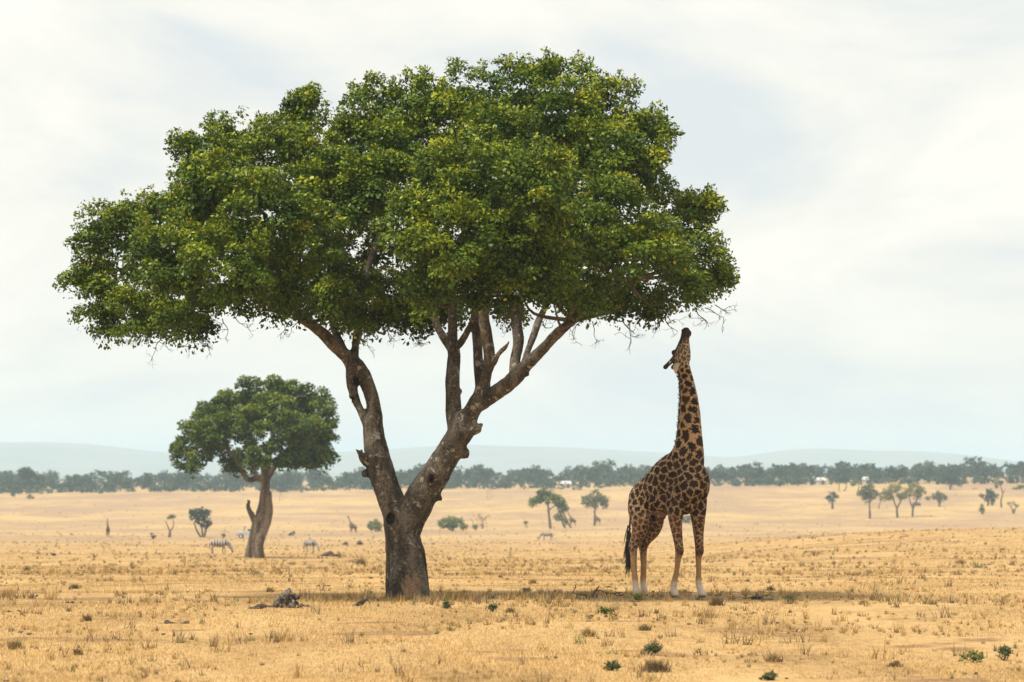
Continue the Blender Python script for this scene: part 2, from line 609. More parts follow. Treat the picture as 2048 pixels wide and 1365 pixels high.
# ------------------------------------------------------------------ foliage
def leaf_faces(P, D, Nn, L, Wd, shape='quad'):
    D = unit(D)
    B = unit(np.cross(Nn, D))
    Nn = np.cross(D, B)
    L = np.asarray(L)[:, None]
    Wd = np.asarray(Wd)[:, None]
    if shape == 'hex':
        v = [P - .5 * L * D, P - .05 * L * D + .5 * Wd * B, P + .36 * L * D + .34 * Wd * B, P + .5 * L * D - .06 * L * Nn - .12 * Wd * B,
             P + .0 * L * D - .5 * Wd * B]
    else:
        v = [P - .5 * L * D, P + .05 * L * D + .5 * Wd * B, P + .5 * L * D, P + .05 * L * D - .5 * Wd * B]
    return np.stack(v, 1)

def foliage(name, lobes, clump_r, per_clump, leaf_len, mat, seed, parent=None, cover=1.6, shape='quad', fill=0.35, asp=0.62, flat=0.85, low=0.55, origin=None, base_tint=0.32, shell=0.45, form=0.5):
    """lobes: rows of x,y,z,r in world space; leaves gather in clumps over each lobe"""
    r = rngof(seed)
    Pl, Dl, Nl, Tl = [], [], [], []
    for (x, y, z, R) in lobes:
        n = max(4, int(cover * 4 * R * R / (clump_r * clump_r)))
        d = unit(r.normal(size=(n, 3)))
        keep = (d[:, 2] > -0.35) | (r.random(n) < low)
        d = d[keep]
        n = len(d)
        ins = r.random(n) < fill
        rad = np.where(ins, r.uniform(0.25, 0.75, n), r.uniform(0.72, 1.08, n))
        cc = np.array([x, y, z]) + d * (R * rad)[:, None] * np.array([1, 1, flat])
        cr = clump_r * r.uniform(0.55, 1.25, n)
        k = np.maximum(3, (per_clump * (cr / clump_r) ** 2).astype(int))
        idx = np.repeat(np.arange(n), k)
        q = unit(r.normal(size=(len(idx), 3)))
        rr = r.random(len(idx)) ** shell
        q[:, 2] = np.where((q[:, 2] < -.25) & (r.random(len(q)) < form), -q[:, 2], q[:, 2])
        off = q * (cr[idx] * rr)[:, None] * np.array([1, 1, 0.8])
        Pl.append(cc[idx] + off)
        out = unit(q * 0.8 + d[idx] * 0.7 + r.normal(size=q.shape) * 0.35)
        Dl.append(unit(out + r.normal(size=q.shape) * 0.55 + np.array([0, 0, -0.25])))
        Nl.append(unit(q * (0.3 + form) + d[idx] * (1.1 - form) + np.array([0, 0, 0.40]) + r.normal(size=q.shape) * 0.40))
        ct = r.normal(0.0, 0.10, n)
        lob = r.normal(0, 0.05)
        lit_tips = np.clip(q[:, 2] * rr, 0, 1) * np.where(ins, 0.2, 1.0)[idx] * np.clip(d[idx, 2] + 0.5, 0, 1)  # clump tops paler: young leaves plus a sunlit highlight painted into the tint
        Tl.append(np.clip(base_tint + lob + ct[idx] + r.normal(0, 0.10, len(idx)) + 0.45 * lit_tips, 0, 1))
    P = np.concatenate(Pl)
    D = np.concatenate(Dl)
    Nn = np.concatenate(Nl)
    T = np.concatenate(Tl)
    T = np.where(r.random(len(T)) < 0.004, 1.0, T)
    L = leaf_len * r.uniform(0.5, 1.3, len(P))
    V = leaf_faces(P, D, Nn, L, L * asp * r.uniform(0.8, 1.15, len(P)), shape)
    nv = V.shape[1]
    V = V.reshape(-1, 3)
    if origin is not None:
        V = V - np.asarray(origin)
    me = raw_mesh(name, V, nv, {'tint': np.repeat(T, nv)})
    return link(name, me, mat, parent)

def twig_tree(bm, p, d, length, rad, r, depth=3):
    n = 4
    pts = [np.array(p, float)]
    dd = unit(np.array(d, float))
    for k in range(n):
        dd = unit(dd + r.normal(size=3) * 0.30)
        pts.append(pts[-1] + dd * length / n)
    tube(bm, pts, np.linspace(rad, rad * 0.45, n + 1), seg=5, sub=2, cap=False)
    if depth > 0:
        for k in range(2 + (r.random() < 0.5)):
            i = r.integers(1, n + 1)
            twig_tree(bm, pts[i], dd + r.normal(size=3) * 0.85, length * r.uniform(0.4, 0.7), rad * 0.6, r, depth - 1)

# ------------------------------------------------------------------ the large fig tree
TD = 80.0
PXM = F / TD          # pixels per metre at the tree
def tp(px, py, off=0.0):
    """point on the tree seen at (px,py) from the camera, off metres behind the trunk's plane"""
    return at(px, py, TD + off)

def px_tube(bm, rows_, d0, seg=12, sub=4):
    pts = [at(a[0], a[1], d0 + (a[3] if len(a) > 3 else 0)) for a in rows_]
    rad = [a[2] / (F / d0) for a in rows_]
    tube(bm, pts, rad, seg=seg, sub=sub)

base = land(814, 1200)
TD = float(base[1])
tree = empty('fig_tree', base)
tag(tree, 'huge broad crowned green tree with forked trunk that the giraffe reaches up to', 'tree')
bm = bmesh.new()
limbs = [
    [(818, 1216, 50), (815, 1196, 45), (809, 1160, 38), (807, 1110, 36), (804, 1070, 36), (802, 1040, 37)],
    [(803, 1075, 30), (792, 1030, 29), (779, 992, 27, .1), (766, 955, 26, .2), (755, 915, 25, .3), (748, 875, 22, .4), (744, 845, 20, .4)],
    [(808, 1075, 30), (824, 1032, 31, -.1), (843, 992, 31, -.2), (866, 957, 29, -.3), (888, 922, 28, -.4), (908, 888, 26, -.5), (926, 858, 25, -.6), (935, 836, 22, -.6)],
    # left bough with the split and the hole
    [(748, 850, 18, .4), (747, 818, 15, .45), (741, 785, 15, .5), (728, 755, 16, .5), (712, 732, 18, .5)],
    [(738, 850, 13, .4), (722, 822, 8.5, .4), (711, 798, 9, .4), (705, 774, 12, .4), (705, 748, 15, .5), (708, 730, 17, .5)],
    [(710, 735, 18, .5), (694, 715, 15, .5), (672, 694, 13, .3), (645, 667, 12, 0), (615, 645, 10, -.3), (575, 612, 9, -.6), (530, 575, 7, -1)],
    [(708, 735, 12, .5), (710, 700, 9, .6), (715, 660, 9, .8), (722, 610, 9, 1.0), (735, 540, 8, 1.2), (760, 470, 6, 1.5)],
    [(695, 716, 10, .5), (682, 690, 9, .8), (668, 655, 8, 1.1), (655, 600, 8, 1.4), (630, 530, 6, 1.6)],
    [(752, 925, 15, .3), (738, 925, 12, .25), (728, 917, 9, .2), (720, 907, 5, .15), (711, 899, 1.5, .1)],
    [(728, 917, 7, .2), (722, 908, 5, .2), (724, 900, 2, .2)],
    # stems of the right bough
    [(915, 872, 20, -.5), (909, 832, 16, -.4), (906, 795, 14, -.3), (905, 755, 14, -.2), (908, 715, 13, 0), (905, 690, 12, .1)],
    [(905, 700, 10, .1), (890, 680, 9, .3), (876, 655, 8, .5), (868, 620, 8, .6), (860, 560, 7, .9), (850, 490, 5, 1.2)],
    [(905, 700, 11, .1), (905, 665, 10, .2), (905, 620, 10, .3), (902, 560, 9, .5), (895, 470, 7, .8), (890, 380, 5, 1)],
    [(908, 700, 7, .1), (924, 682, 6.5, -.1), (936, 660, 6, -.3), (945, 635, 5.5, -.5), (950, 590, 5, -.6)],
    [(930, 850, 20, -.6), (948, 815, 18, -.7), (962, 790, 17, -.7), (966, 770, 15, -.7)],
    [(964, 780, 13, -.7), (958, 745, 11, -.6), (956, 705, 9.5, -.5), (953, 655, 9.5, -.3), (958, 610, 10, -.2), (965, 540, 8, 0), (970, 430, 6, .3)],
    [(968, 775, 11, -.75), (973, 745, 10.5, -.8), (978, 710, 11.5, -.9), (972, 665, 12, -1), (968, 630, 11, -1.1), (975, 570, 10, -1.2), (990, 480, 7, -1.4)],
    [(955, 812, 15, -.7), (985, 790, 16, -.9), (1012, 772, 16, -1.1), (1036, 750, 16, -1.3), (1055, 728, 13, -1.4), (1082, 702, 11, -1.5), (1110, 672, 10, -1.7), (1145, 642, 9, -1.9), (1190, 605, 8, -2.1), (1250, 560, 6, -2.3)],
    [(1030, 756, 13, -1.2), (1030, 722, 11.5, -1.1), (1037, 685, 12, -1), (1033, 645, 11.5, -.9), (1035, 605, 11, -.8), (1050, 530, 8, -.6), (1080, 430, 6, -.4)],
    [(1048, 732, 9, -1.4), (1056, 700, 7.5, -1.2), (1068, 668, 7.5, -1.0), (1080, 635, 7, -.8), (1110, 580, 6, -.5)],
    [(978, 742, 7, -.8), (990, 720, 5.5, -1), (1001, 704, 5, -1.1), (1012, 694, 4.5, -1.2), (1019, 683, 2.5, -1.2)],
    # buttress and root flare
    [(800, 1185, 14, -.2), (786, 1200, 11, -.35), (768, 1210, 6, -.5)], [(838, 1188, 14, -.2), (858, 1203, 9, -.3), (880, 1211, 4, -.45)],
    [(812, 1180, 16, -.3), (808, 1204, 13, -.55), (800, 1219, 6, -.85)], [(828, 1180, 16, -.3), (836, 1206, 11, -.6), (846, 1222, 5, -1.0)],
    [(790, 1185, 12, .3), (772, 1202, 7, .5)],
    [(812, 1040, 10, -.1), (822, 1085, 17, -.2), (830, 1130, 20, -.2), (836, 1175, 20, -.25), (842, 1206, 18, -.35), (850, 1216, 12, -.45)],
    [(800, 1120, 16, -.25), (796, 1165, 17, -.3), (794, 1203, 15, -.4)],
    [(828, 1060, 8, .1), (838, 1110, 11, .2), (845, 1165, 13, .25), (854, 1210, 10, .3)],
]
for L_ in limbs:
    px_tube(bm, L_, TD, seg=14)
def knob(px, py, r, off=0.0, sc=(1, 1, 1)):
    p = tp(px, py, off)
    blob(bm, p, np.array(sc) * r / PXM)
knob(945, 858, 17, -.7, (1.1, 1, .8)); knob(956, 860, 8, -.75); knob(962, 850, 5, -.75)
knob(928, 905, 14, -.5); knob(934, 912, 5, -.55)
knob(872, 992, 11, -.25); knob(880, 998, 5, -.25)
knob(908, 786, 15, -.35, (.8, .8, 1)); knob(918, 783, 6, -.35)
knob(732, 948, 9, .25)
knob(700, 793, 4, .4); knob(860, 950, 12, -.55); knob(1052, 748, 8, -1.4)
knob(945, 812, 8, -.8)
me = fuse('trunk', bm, 0.026, 3)
P = vco(me)
Nn = vno(me)
Q = P * np.array([1, 1, .35])
thick = sstep(6.5, 2.0, P[:, 2])
P = P + Nn * (0.030 * fbm(Q * 3.2, 3, 3) + 0.012 * fbm(Q * 12, 9, 2))[:, None] * (0.35 + 0.65 * thick)[:, None]
def hollow(px, py, off, rx, rz, depth, rim=0.02):
    """press a knot hole into the bark facing the camera"""
    global P
    c = tp(px, py, off)
    ex = (P[:, 0] - c[0]) / (rx / PXM)
    ez = (P[:, 2] - c[2]) / (rz / PXM)
    q = np.sqrt(ex * ex + ez * ez)
    front = (np.abs(P[:, 1] - c[1]) < 0.75) & (Nn[:, 1] < 0.1)
    w = (1 - sstep(0.55, 1.05, q)) * front
    ring_ = np.exp(-((q - 1.25) / 0.25) ** 2) * front
    P[:, 1] += w * depth
    P += Nn * (ring_ * rim)[:, None]
hollow(784, 1038, 0, 11, 14, .30, .015)
hollow(863, 957, -.3, 6.5, 9, .22, .03)
hollow(711, 763, .5, 7, 9, .2, .015)
hollow(706, 798, .4, 4.5, 5.5, .12, .02)
set_co(me, P - base)
strip_c = tp(825, 1185, -.4) - base
M['bark_main'] = bark_material('fig_bark', (0.024, 0.019, 0.014), (0.078, 0.063, 0.047), (0.18, 0.152, 0.118), strip=(tuple(strip_c), 0.30), bump=1.0)
link('trunk', me, M['bark_main'], tree)

LOBES = [
 (200,482,64,.5),(178,580,48,.2),(205,620,58,.2),(262,640,48,-1),(330,525,105,-2.5),(290,460,75,1),(395,430,95,-1.6),(455,540,112,-3),(375,620,78,-1.5),(505,595,72,-2),(330,655,38,0),
 (405,330,80,.5),(470,300,78,1.5),(430,395,95,-2),(560,330,100,0),(605,255,58,1),(602,212,30,1),(545,425,95,-2.6),(625,490,85,-2.4),(560,570,75,-1.8),(650,560,75,.2),(675,400,105,-1),(722,300,85,.5),(755,225,65,1),(830,215,72,.5),(640,330,80,-.5),
 (700,600,72,1.2),(740,510,85,2.4),(770,610,72,1.6),(850,625,55,1.5),(1010,600,55,.8),
 (925,195,66,1),(905,255,75,0),(1035,185,72,1),(1130,175,68,.5),(1130,235,85,-.5),(1225,225,72,0),(1275,280,70,0),(1205,320,98,-1),(1000,290,90,-1),(905,340,62,-2.6),(880,400,80,-2.8),(985,360,78,-3),(1075,375,88,-3.4),(1100,430,92,-3.6),(825,460,85,-3),(900,485,100,-3.5),(1000,495,92,-3),(860,565,75,-2.5),(960,560,62,-2.2),(1080,540,90,-3),(1200,430,100,-2),(1310,350,70,-.5),(1330,440,72,0),(1210,525,92,-2.5),(1310,505,90,-2),(1400,455,40,.5),(1418,420,18,.4),(1390,530,66,-.5),(1425,590,46,0),(1450,570,28,.2),(1350,595,66,-1),(1255,610,56,-1),(1150,600,58,-1.5),(820,305,85,-.5),(775,385,85,-1),
 (330,560,100,2.5),(450,430,130,3.2),(600,420,140,3.6),(760,340,140,3.6),(900,330,150,4),(1080,320,150,4),(1220,400,135,3.2),(1020,480,125,3),(1280,540,95,2.4),(530,560,80,3),(870,500,110,3.2),(1150,520,110,3),(240,520,80,2),
 (700,648,42,1.5),(775,655,42,1.6),(848,655,36,1.4),(560,622,40,-1),(640,618,36,.6),(1230,632,30,-.5),(1310,630,30,-.4),(1135,628,34,.6),(300,660,36,-.5),(215,648,34,.2),(390,655,36,-.8),(905,640,30,1.5),(850,612,44,-1.2),(900,598,46,-1.5),(965,588,52,-2),(1040,582,52,-2),(1105,598,46,-2.3),(1175,606,46,-2.4),(720,640,40,-.3),(660,610,44,-.8),
]
lob = []
for (px, py, rp, off) in LOBES:
    off = off * 1.4 if off < 0 else off
    p = tp(px, py, off)
    R = ((rp - 5) * (0.86 if rp > 70 else .92) if off < 2 else rp * .85) / PXM * (TD + off) / TD
    lob.append((*p, R))
rs = rngof(19)
sprigs = []
for (x_, y_, z_, R_) in list(lob):
    for _ in range(int(4 + 8 * R_)):
        d_ = unit(rs.normal(size=3))
        d_[2] = abs(d_[2]) + .45
        d_ = unit(d_)
        c0_ = np.array([x_, y_, z_]) + d_ * R_ * np.array([1, 1, .88])
        up_ = unit(d_ * .6 + np.array([0, 0, 1.0]))
        for q_, w_ in ((.05, .20), (.17, .17), (.29, .12)):
            sprigs.append((*(c0_ + up_ * q_), w_ * rs.uniform(.7, 1.15)))
nb_ = [l_ for l_, q_ in zip(lob, LOBES) if q_[3] >= 2]
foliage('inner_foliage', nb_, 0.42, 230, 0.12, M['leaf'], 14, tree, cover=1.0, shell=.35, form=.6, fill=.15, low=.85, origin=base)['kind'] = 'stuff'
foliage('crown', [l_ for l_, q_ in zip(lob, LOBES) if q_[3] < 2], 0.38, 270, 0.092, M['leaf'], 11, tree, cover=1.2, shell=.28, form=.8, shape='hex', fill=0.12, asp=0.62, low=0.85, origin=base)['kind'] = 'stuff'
foliage('shoots', sprigs, 0.11, 10, 0.090, M['leaf'], 13, tree, cover=.75, fill=0.1, asp=0.5, flat=1.15, low=.6, origin=base, base_tint=.44)['kind'] = 'stuff'  # paler base tint paints sunlit highlights onto the tops of the crown lumps

# boughs from the limb ends into the lobes
r = rngof(4)
ends = [tp(530, 575, -1), tp(615, 645, -.3), tp(760, 470, 1.5), tp(630, 530, 1.6), tp(850, 490, 1.2), tp(890, 380, 1), tp(950, 590, -.6), tp(970, 430, .3), tp(990, 480, -1.4), tp(1250, 560, -2.3), tp(1145, 642, -1.9), tp(1080, 430, -.4), tp(1110, 580, -.5), tp(735, 540, 1.2), tp(902, 560, .5)]
E = np.array(ends)
for (x, y, z, R) in lob:
    c = np.array([x, y, z])
    if z < base[2] + 6.2:
        continue
    dist = np.linalg.norm(E - c, axis=1) + 3 * np.maximum(0, E[:, 2] - c[2] - 0.2)
    if dist.min() > 2.3:
        continue
    e0 = E[int(np.argmin(dist))]
    mid = (e0 + c) / 2 + r.normal(size=3) * 0.25
    b = bmesh.new()
    tube(b, [e0 - base, mid - base, c - base], [0.05, 0.032, 0.012], seg=7, sub=4)
    ob = link('branch', bm_mesh('branch', b), M['bark'], tree, smooth=True)

# bare hanging twigs below the crown
for i, (px, py, off, ln, dx) in enumerate([(330,672,-.8,.55,-.3),(300,668,-.5,.6,-.6),(350,678,-.9,.6,.1),(395,655,-1.2,.5,.5),(385,672,-1,.5,.2),(465,640,-1.5,.45,.3),(445,650,-1.2,.35,.1),
        (762,668,1,.5,-.2),(775,670,1,.6,.2),(820,672,1,.45,.3),(840,668,1,.4,0),(722,680,.8,.3,.3),(1000,640,-.5,.4,.6),(1085,655,-1,.5,.4),(1110,640,-1.5,.45,.5),(1165,650,-1.2,.4,0),(1185,655,-1.2,.4,.3),(1245,655,-1,.55,.1),(1260,655,-1,.5,-.2),
        (1300,645,-1,.35,.2),(1330,650,-.8,.4,.2),(1392,632,-.6,.5,.9),(1410,628,-.5,.55,1.2),(1430,622,-.2,.4,1.5),(560,640,-1,.35,.3),(600,650,-.3,.3,.4),(240,665,0,.3,-.3),(1040,650,-.5,.35,.2)]):
    rr = rngof(100 + i)
    b = bmesh.new()
    twig_tree(b, tp(px, py - 12, off) - base, (dx, rr.normal() * .3, -.9), ln * 1.05, 0.012, rr, 3)
    link('twig', bm_mesh('twig', b), M['twig'], tree)

# ------------------------------------------------------------------ smaller tree on the slope behind
b2 = land(508, 1117)
D2 = float(b2[1])
P2 = F / D2
tree2 = empty('fig_tree', b2)
tag(tree2, 'smaller round crowned green tree with pale twisted trunk, behind the big tree', 'tree')
bm = bmesh.new()
for L_ in [
    [(506, 1121, 22), (508, 1108, 18), (512, 1085, 15.5), (516, 1060, 14), (523, 1030, 13.5), (528, 1008, 12), (530, 980, 10.5), (531, 955, 10.5), (530, 938, 11)],
    [(497, 1121, 12, -.4), (502, 1090, 10, -.5), (509, 1055, 9, -.5), (521, 1030, 8, -.5)],
    [(519, 1120, 13, -.3), (520, 1085, 11, -.5), (531, 1045, 11, -.4), (538, 1022, 10, -.3), (536, 990, 9, -.2)],
    [(527, 958, 9), (512, 957, 7), (497, 960, 6.5), (487, 948, 6), (478, 930, 5.5), (462, 908, 5), (445, 880, 4)],
    [(534, 955, 9), (545, 940, 8), (556, 925, 6), (575, 900, 5), (600, 870, 4)],
    [(530, 942, 10), (520, 915, 7.5), (505, 880, 6), (490, 840, 5), (480, 810, 3)],
    [(531, 942, 10), (538, 905, 8), (548, 860, 6), (556, 810, 4)],
    [(512, 955, 5), (507, 935, 5, .8), (495, 905, 4, 1.2)],
    [(511, 1046, 9, -.3), (504, 1032, 7, -.3), (498, 1020, 6, -.3), (496, 1010, 5, -.3), (499, 1003, 3, -.3), (494, 1001, 1.5, -.3)],
]:
    px_tube(bm, [(q[0], q[1], q[2] * .80, *q[3:]) for q in L_], D2, seg=14)
me = fuse('trunk', bm, 0.06, 2)
P = vco(me)
Nn = vno(me)
lowf = sstep(b2[2] + 7.5, b2[2] + 4.5, P[:, 2]) * sstep(-.85, -.2, P[:, 0] - (b2[0] + .1 * (P[:, 2] - b2[2])))
P = P + Nn * ((.03 + .10 * lowf) * fbm(P * np.array([2.2, 2.2, .22]), 3, 3))[:, None]
set_co(me, P - b2)
link('trunk', me, M['bark_small'], tree2)
L2 = [(398,850,36,0),(378,888,30,.6),(366,922,20,.2),(396,922,24,-.4),(430,825,36,1),(470,802,38,1.6),(520,790,32,1),(545,786,28,.5),(600,800,38,1),(640,830,36,.5),(652,872,30,0),(642,915,30,-.4),(600,905,36,-1.6),(556,905,32,-2.4),(512,905,28,-2.6),(455,860,42,-1.5),(508,850,45,-2.4),(570,855,42,-2.6),(612,858,38,-1),(468,925,22,1.5),(420,872,36,-1),(545,820,40,-1.5),(590,780,24,1.2),(640,800,22,1.5),(500,770,18,1.4),(560,775,20,1),(620,930,24,0),(580,925,22,-.5),
      (450,840,46,3),(520,830,50,3.5),(590,850,50,3.2),(400,880,30,2.4),(625,890,36,2.5),(352,905,14,.2),(665,850,16,.4),(532,922,24,-2.6),(498,925,20,-2.2),(563,925,24,-2.2),(600,925,22,-1.5),(358,934,15,.2),(384,937,16,-.2),(440,912,24,.6),(472,938,20,.2),(490,912,26,-1.6),(415,905,26,-.6)]
lob2 = [(*at(px, py, D2 + off * 1.4), (rp - 4) / P2) for (px, py, rp, off) in L2]
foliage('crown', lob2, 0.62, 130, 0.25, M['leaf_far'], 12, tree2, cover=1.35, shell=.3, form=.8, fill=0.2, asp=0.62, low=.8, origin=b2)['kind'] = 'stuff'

# ------------------------------------------------------------------ giraffes
def giraffe_mesh(name, neck, head_up=True, voxel=0.018, pattern=True, seed=3):
    bm = bmesh.new()
    # torso along the spine: x, z low, z high, half width
    T = [(-.86, 1.95, 2.16, .10), (-.80, 1.80, 2.27, .20), (-.66, 1.74, 2.38, .30), (-.5, 1.70, 2.47, .35), (-.2, 1.66, 2.66, .40), (.1, 1.66, 2.88, .41), (.35, 1.68, 3.02, .38), (.6, 1.72, 3.06, .35), (.8, 1.85, 2.98, .30), (.98, 2.1, 2.75, .2)]
    tube(bm, [(x, 0, (a + b) / 2) for x, a, b, w in T], [((b - a) / 2, w) for x, a, b, w in T], seg=22)
    blob(bm, (.78, -.2, 2.35), (.25, .2, .42)); blob(bm, (.78, .2, 2.35), (.25, .2, .42))
    for s, hx_, ky in ((-1, 0.0, 0.0), (1, 0.0, 0.0)):
        # hind leg
        fx = -.66 if s < 0 else -.72
        fy = -.2 if s < 0 else .10
        tube(bm, [(-.55, s * .17, 2.12), (-.54, s * .21, 1.85), (-.50, s * .21, 1.6), (-.54, s * .19, 1.38), (-.64, fy * .97, 1.18), (-.71, fy, 1.04), (-.71, fy, .92), (-.70, fy, .6), (fx, fy, .3), (fx + .02, fy, .16), (fx + .05, fy, .05)],
             [(.26, .19), (.28, .18), (.25, .165), (.20, .14), (.14, .105), (.115, .088), (.085, .07), (.066, .06), (.07, .062), (.075, .07), (.09, .085)], seg=16)
    for s in (-1, 1):
        if s < 0:
            pts = [(.55, -.25, 2.25), (.53, -.25, 1.9), (.52, -.24, 1.6), (.56, -.23, 1.3), (.60, -.22, 1.05), (.61, -.22, .95), (.58, -.22, .82), (.53, -.22, .55), (.46, -.22, .30), (.45, -.22, .17), (.48, -.22, .05)]
        else:
            pts = [(.66, .25, 2.25), (.68, .26, 1.9), (.69, .27, 1.6), (.70, .27, 1.3), (.72, .27, 1.05), (.725, .27, .95), (.70, .27, .82), (.70, .27, .55), (.70, .27, .30), (.74, .27, .17), (.80, .27, .05)]
        tube(bm, pts, [(.26, .15), (.23, .15), (.165, .12), (.118, .095), (.098, .083), (.10, .085), (.07, .065), (.056, .052), (.07, .064), (.074, .07), (.088, .085)], seg=16)
    # neck and head
    nk = np.array(neck, float)        # x, z, r across, r side
    tube(bm, [(a[0], 0, a[1]) for a in nk], [(a[2], a[3]) for a in nk], seg=18)
    top = nk[-1]
    if head_up:
        hd = [(.50, 4.74, .135, .10), (.48, 4.88, .205, .12), (.495, 5.0, .22, .12), (.52, 5.12, .19, .112), (.545, 5.24, .145, .096), (.57, 5.36, .108, .078), (.595, 5.46, .105, .078), (.61, 5.53, .08, .07)]
        tube(bm, [(a[0], 0, a[1]) for a in hd], [(a[2], a[3]) for a in hd], seg=16)
        blob(bm, (.685, 0, 5.46), (.055, .06, .075))          # lower lip
        blob(bm, (.56, 0, 5.52), (.07, .075, .05))
        blob(bm, (.30, 0, 5.05), (.06, .055, .09))            # forehead knob
        for s in (-1, 1):
            blob(bm, (.335, s * .085, 5.07), (.055, .05, .06))   # brow
            tube(bm, [(.37, s * .055, 4.97), (.27, s * .085, 4.89), (.18, s * .11, 4.815), (.13, s * .12, 4.77)], [.072, .054, .046, .054], seg=10)
            tube(bm, [(.44, s * .10, 4.86), (.46, s * .155, 4.80), (.48, s * .185, 4.71), (.485, s * .19, 4.63)], [(.03, .02), (.075, .022), (.06, .02), (.02, .015)], hint=(.3, s * 1.0, .5), seg=10)
    else:
        t = unit(np.array([nk[-1, 0] - nk[-2, 0], nk[-1, 1] - nk[-2, 1]]))
        hx_, hz_ = nk[-1, 0], nk[-1, 1]
        fwd = np.array([.93, -.37])
        hd = [(0, .13, .10), (.18, .15, .11), (.35, .11, .09), (.5, .085, .075), (.6, .07, .065)]
        tube(bm, [(hx_ + fwd[0] * (a - .08), 0, hz_ + .03 + fwd[1] * (a - .08)) for a, _, _ in hd], [(b_, c_) for _, b_, c_ in hd], seg=12)
        for s in (-1, 1):
            tube(bm, [(hx_, s * .06, hz_ + .1), (hx_ - .04, s * .08, hz_ + .3)], [.045, .04], seg=8)
            tube(bm, [(hx_ - .03, s * .09, hz_ + .06), (hx_ - .08, s * .26, hz_ + .1)], [.05, .02], seg=8)
    # tail root
    tube(bm, [(-.82, 0, 2.15), (-.92, 0, 2.02), (-.97, 0, 1.75), (-.99, -.02, 1.42)], [.06, .045, .03, .025], seg=10)
    blob(bm, (-.12, 0, 1.66), (.14, .08, .07))
    me = fuse(name, bm, voxel, 5)
    P = vco(me)
    # coat: jagged dark patches of varying size on tan
    r = rngof(seed)
    x, y, z = P.T
    leg = 1 - sstep(1.5, 1.85, z)
    neckf = sstep(2.75, 3.25, z)
    headf = sstep(4.72, 4.85, z) if head_up else np.zeros(len(P))
    size = 0.148 - 0.025 * sstep(0, -.7, x)
    size = size * (1 - neckf) + neckf * (0.205 - 0.085 * sstep(3.2, 4.7, z))
    size = size * (1 - leg) + leg * (0.055 + 0.055 * sstep(.9, 1.7, z))
    size = size * (1 - headf) + headf * 0.062
    order = r.permutation(len(P))
    seeds, ssz = np.zeros((0, 3)), np.zeros(0)
    lst, lsz = [], []
    for k in order[:9000]:
        if lst:
            A = np.array(lst[-0:]) if False else _arr[:len(lst)]
            dd = ((A - P[k]) ** 2).sum(1)
            if dd.min() < (size[k] * 0.92) ** 2:
                continue
        else:
            _arr = np.zeros((6000, 3))
        _arr[len(lst)] = P[k]
        lst.append(k)
        lsz.append(size[k])
        if len(lst) >= 5990:
            break
    K = np.array(lst)
    SP = P[K]
    wz = size[:, None]
    Pw = P + 0.20 * wz * np.stack([vnoise(P / wz * 2.6, 1), vnoise(P / wz * 2.6, 2), vnoise(P / wz * 2.6, 3)], 1)
    Pw += 0.19 * wz * np.stack([vnoise(P / wz * 6, 4), vnoise(P / wz * 6, 5), vnoise(P / wz * 6, 6)], 1)
    e_ = np.empty(len(P))
    cid = np.empty(len(P), int)
    sp2 = (SP ** 2).sum(1)
    for a in range(0, len(P), 8000):
        q = Pw[a:a + 8000]
        d2 = np.maximum((q ** 2).sum(1)[:, None] + sp2[None] - 2 * q @ SP.T, 0)
        i2 = np.argpartition(d2, 1, axis=1)[:, :2]
        v2 = np.sqrt(np.take_along_axis(d2, i2, 1))
        sw = v2[:, 0] > v2[:, 1]
        cid[a:a + 8000] = np.where(sw, i2[:, 1], i2[:, 0])
        e_[a:a + 8000] = np.abs(v2[:, 1] - v2[:, 0]) / size[a:a + 8000]
    gap = 0.125 + 0.08 * neckf * (1 - headf) + 0.08 * leg * (1 - sstep(.9, 1.7, z) * .6)
    mask = sstep(gap - 0.05, gap + 0.11, e_)
    cr = r.random(len(K))[cid]
    dark = np.array([0.022, 0.010, 0.005]) * (0.6 + 1.0 * cr[:, None])
    dark = dark * (1 - leg[:, None]) + leg[:, None] * np.array([0.085, 0.032, 0.012]) * (0.7 + .7 * cr[:, None])
    tan = np.array([0.35, 0.23, 0.13]) * (1 - neckf[:, None]) + neckf[:, None] * np.array([0.40, 0.25, 0.125])
    belly = sstep(1.80, 1.68, z) * (np.abs(y) < .4) * sstep(1.60, 1.70, z) * sstep(-.40, -.2, x) * sstep(.62, .35, x)
    tan = tan * (1 - belly[:, None]) + belly[:, None] * np.array([.42, .31, .21])
    mask = mask * (1 - 0.55 * belly)
    lower = sstep(1.0, .75, z)
    tan = tan * (1 - lower[:, None]) + lower[:, None] * np.array([0.40, 0.23, 0.10])
    mask = mask * (1 - 0.75 * lower)
    knee = np.exp(-((z - .93) / .07) ** 2) * (x > .3) * sstep(.60, .68, x)
    tan = tan * (1 - .85 * knee[:, None])
    foot = sstep(.42, .22, z + .05 * vnoise(P * 14, 8))
    tan = tan * (1 - foot[:, None]) + foot[:, None] * np.array([.60, .50, .40])
    mask = mask * (1 - foot)
    if head_up:
        tan = tan * (1 - headf[:, None]) + headf[:, None] * np.array([.60, .48, .35])
        mz = sstep(5.18, 5.36, z + (.55 - x) * .5)
        fore = headf * sstep(.46, .36, x)
        horn = headf * sstep(.26, .2, x) + (z > 4.6) * (x < .24)
        dk = np.clip(mz * .93 + fore * .8 + horn, 0, 1)
        col_d = np.array([.035, .022, .015])
        mask = mask * (1 - .15 * headf)
        # dark edge down the back of the neck under the mane
    else:
        dk = np.zeros(len(P))
        col_d = np.array([.03, .02, .015])
    col = tan * (1 - mask[:, None]) + dark * mask[:, None]
    col = col * (1 - dk[:, None]) + dk[:, None] * col_d
    if head_up:
        ear = (np.abs(y) > .128) & (z > 4.55) & (z < 4.9) & (x > .25)
        col[ear] = np.array([.55, .46, .35])
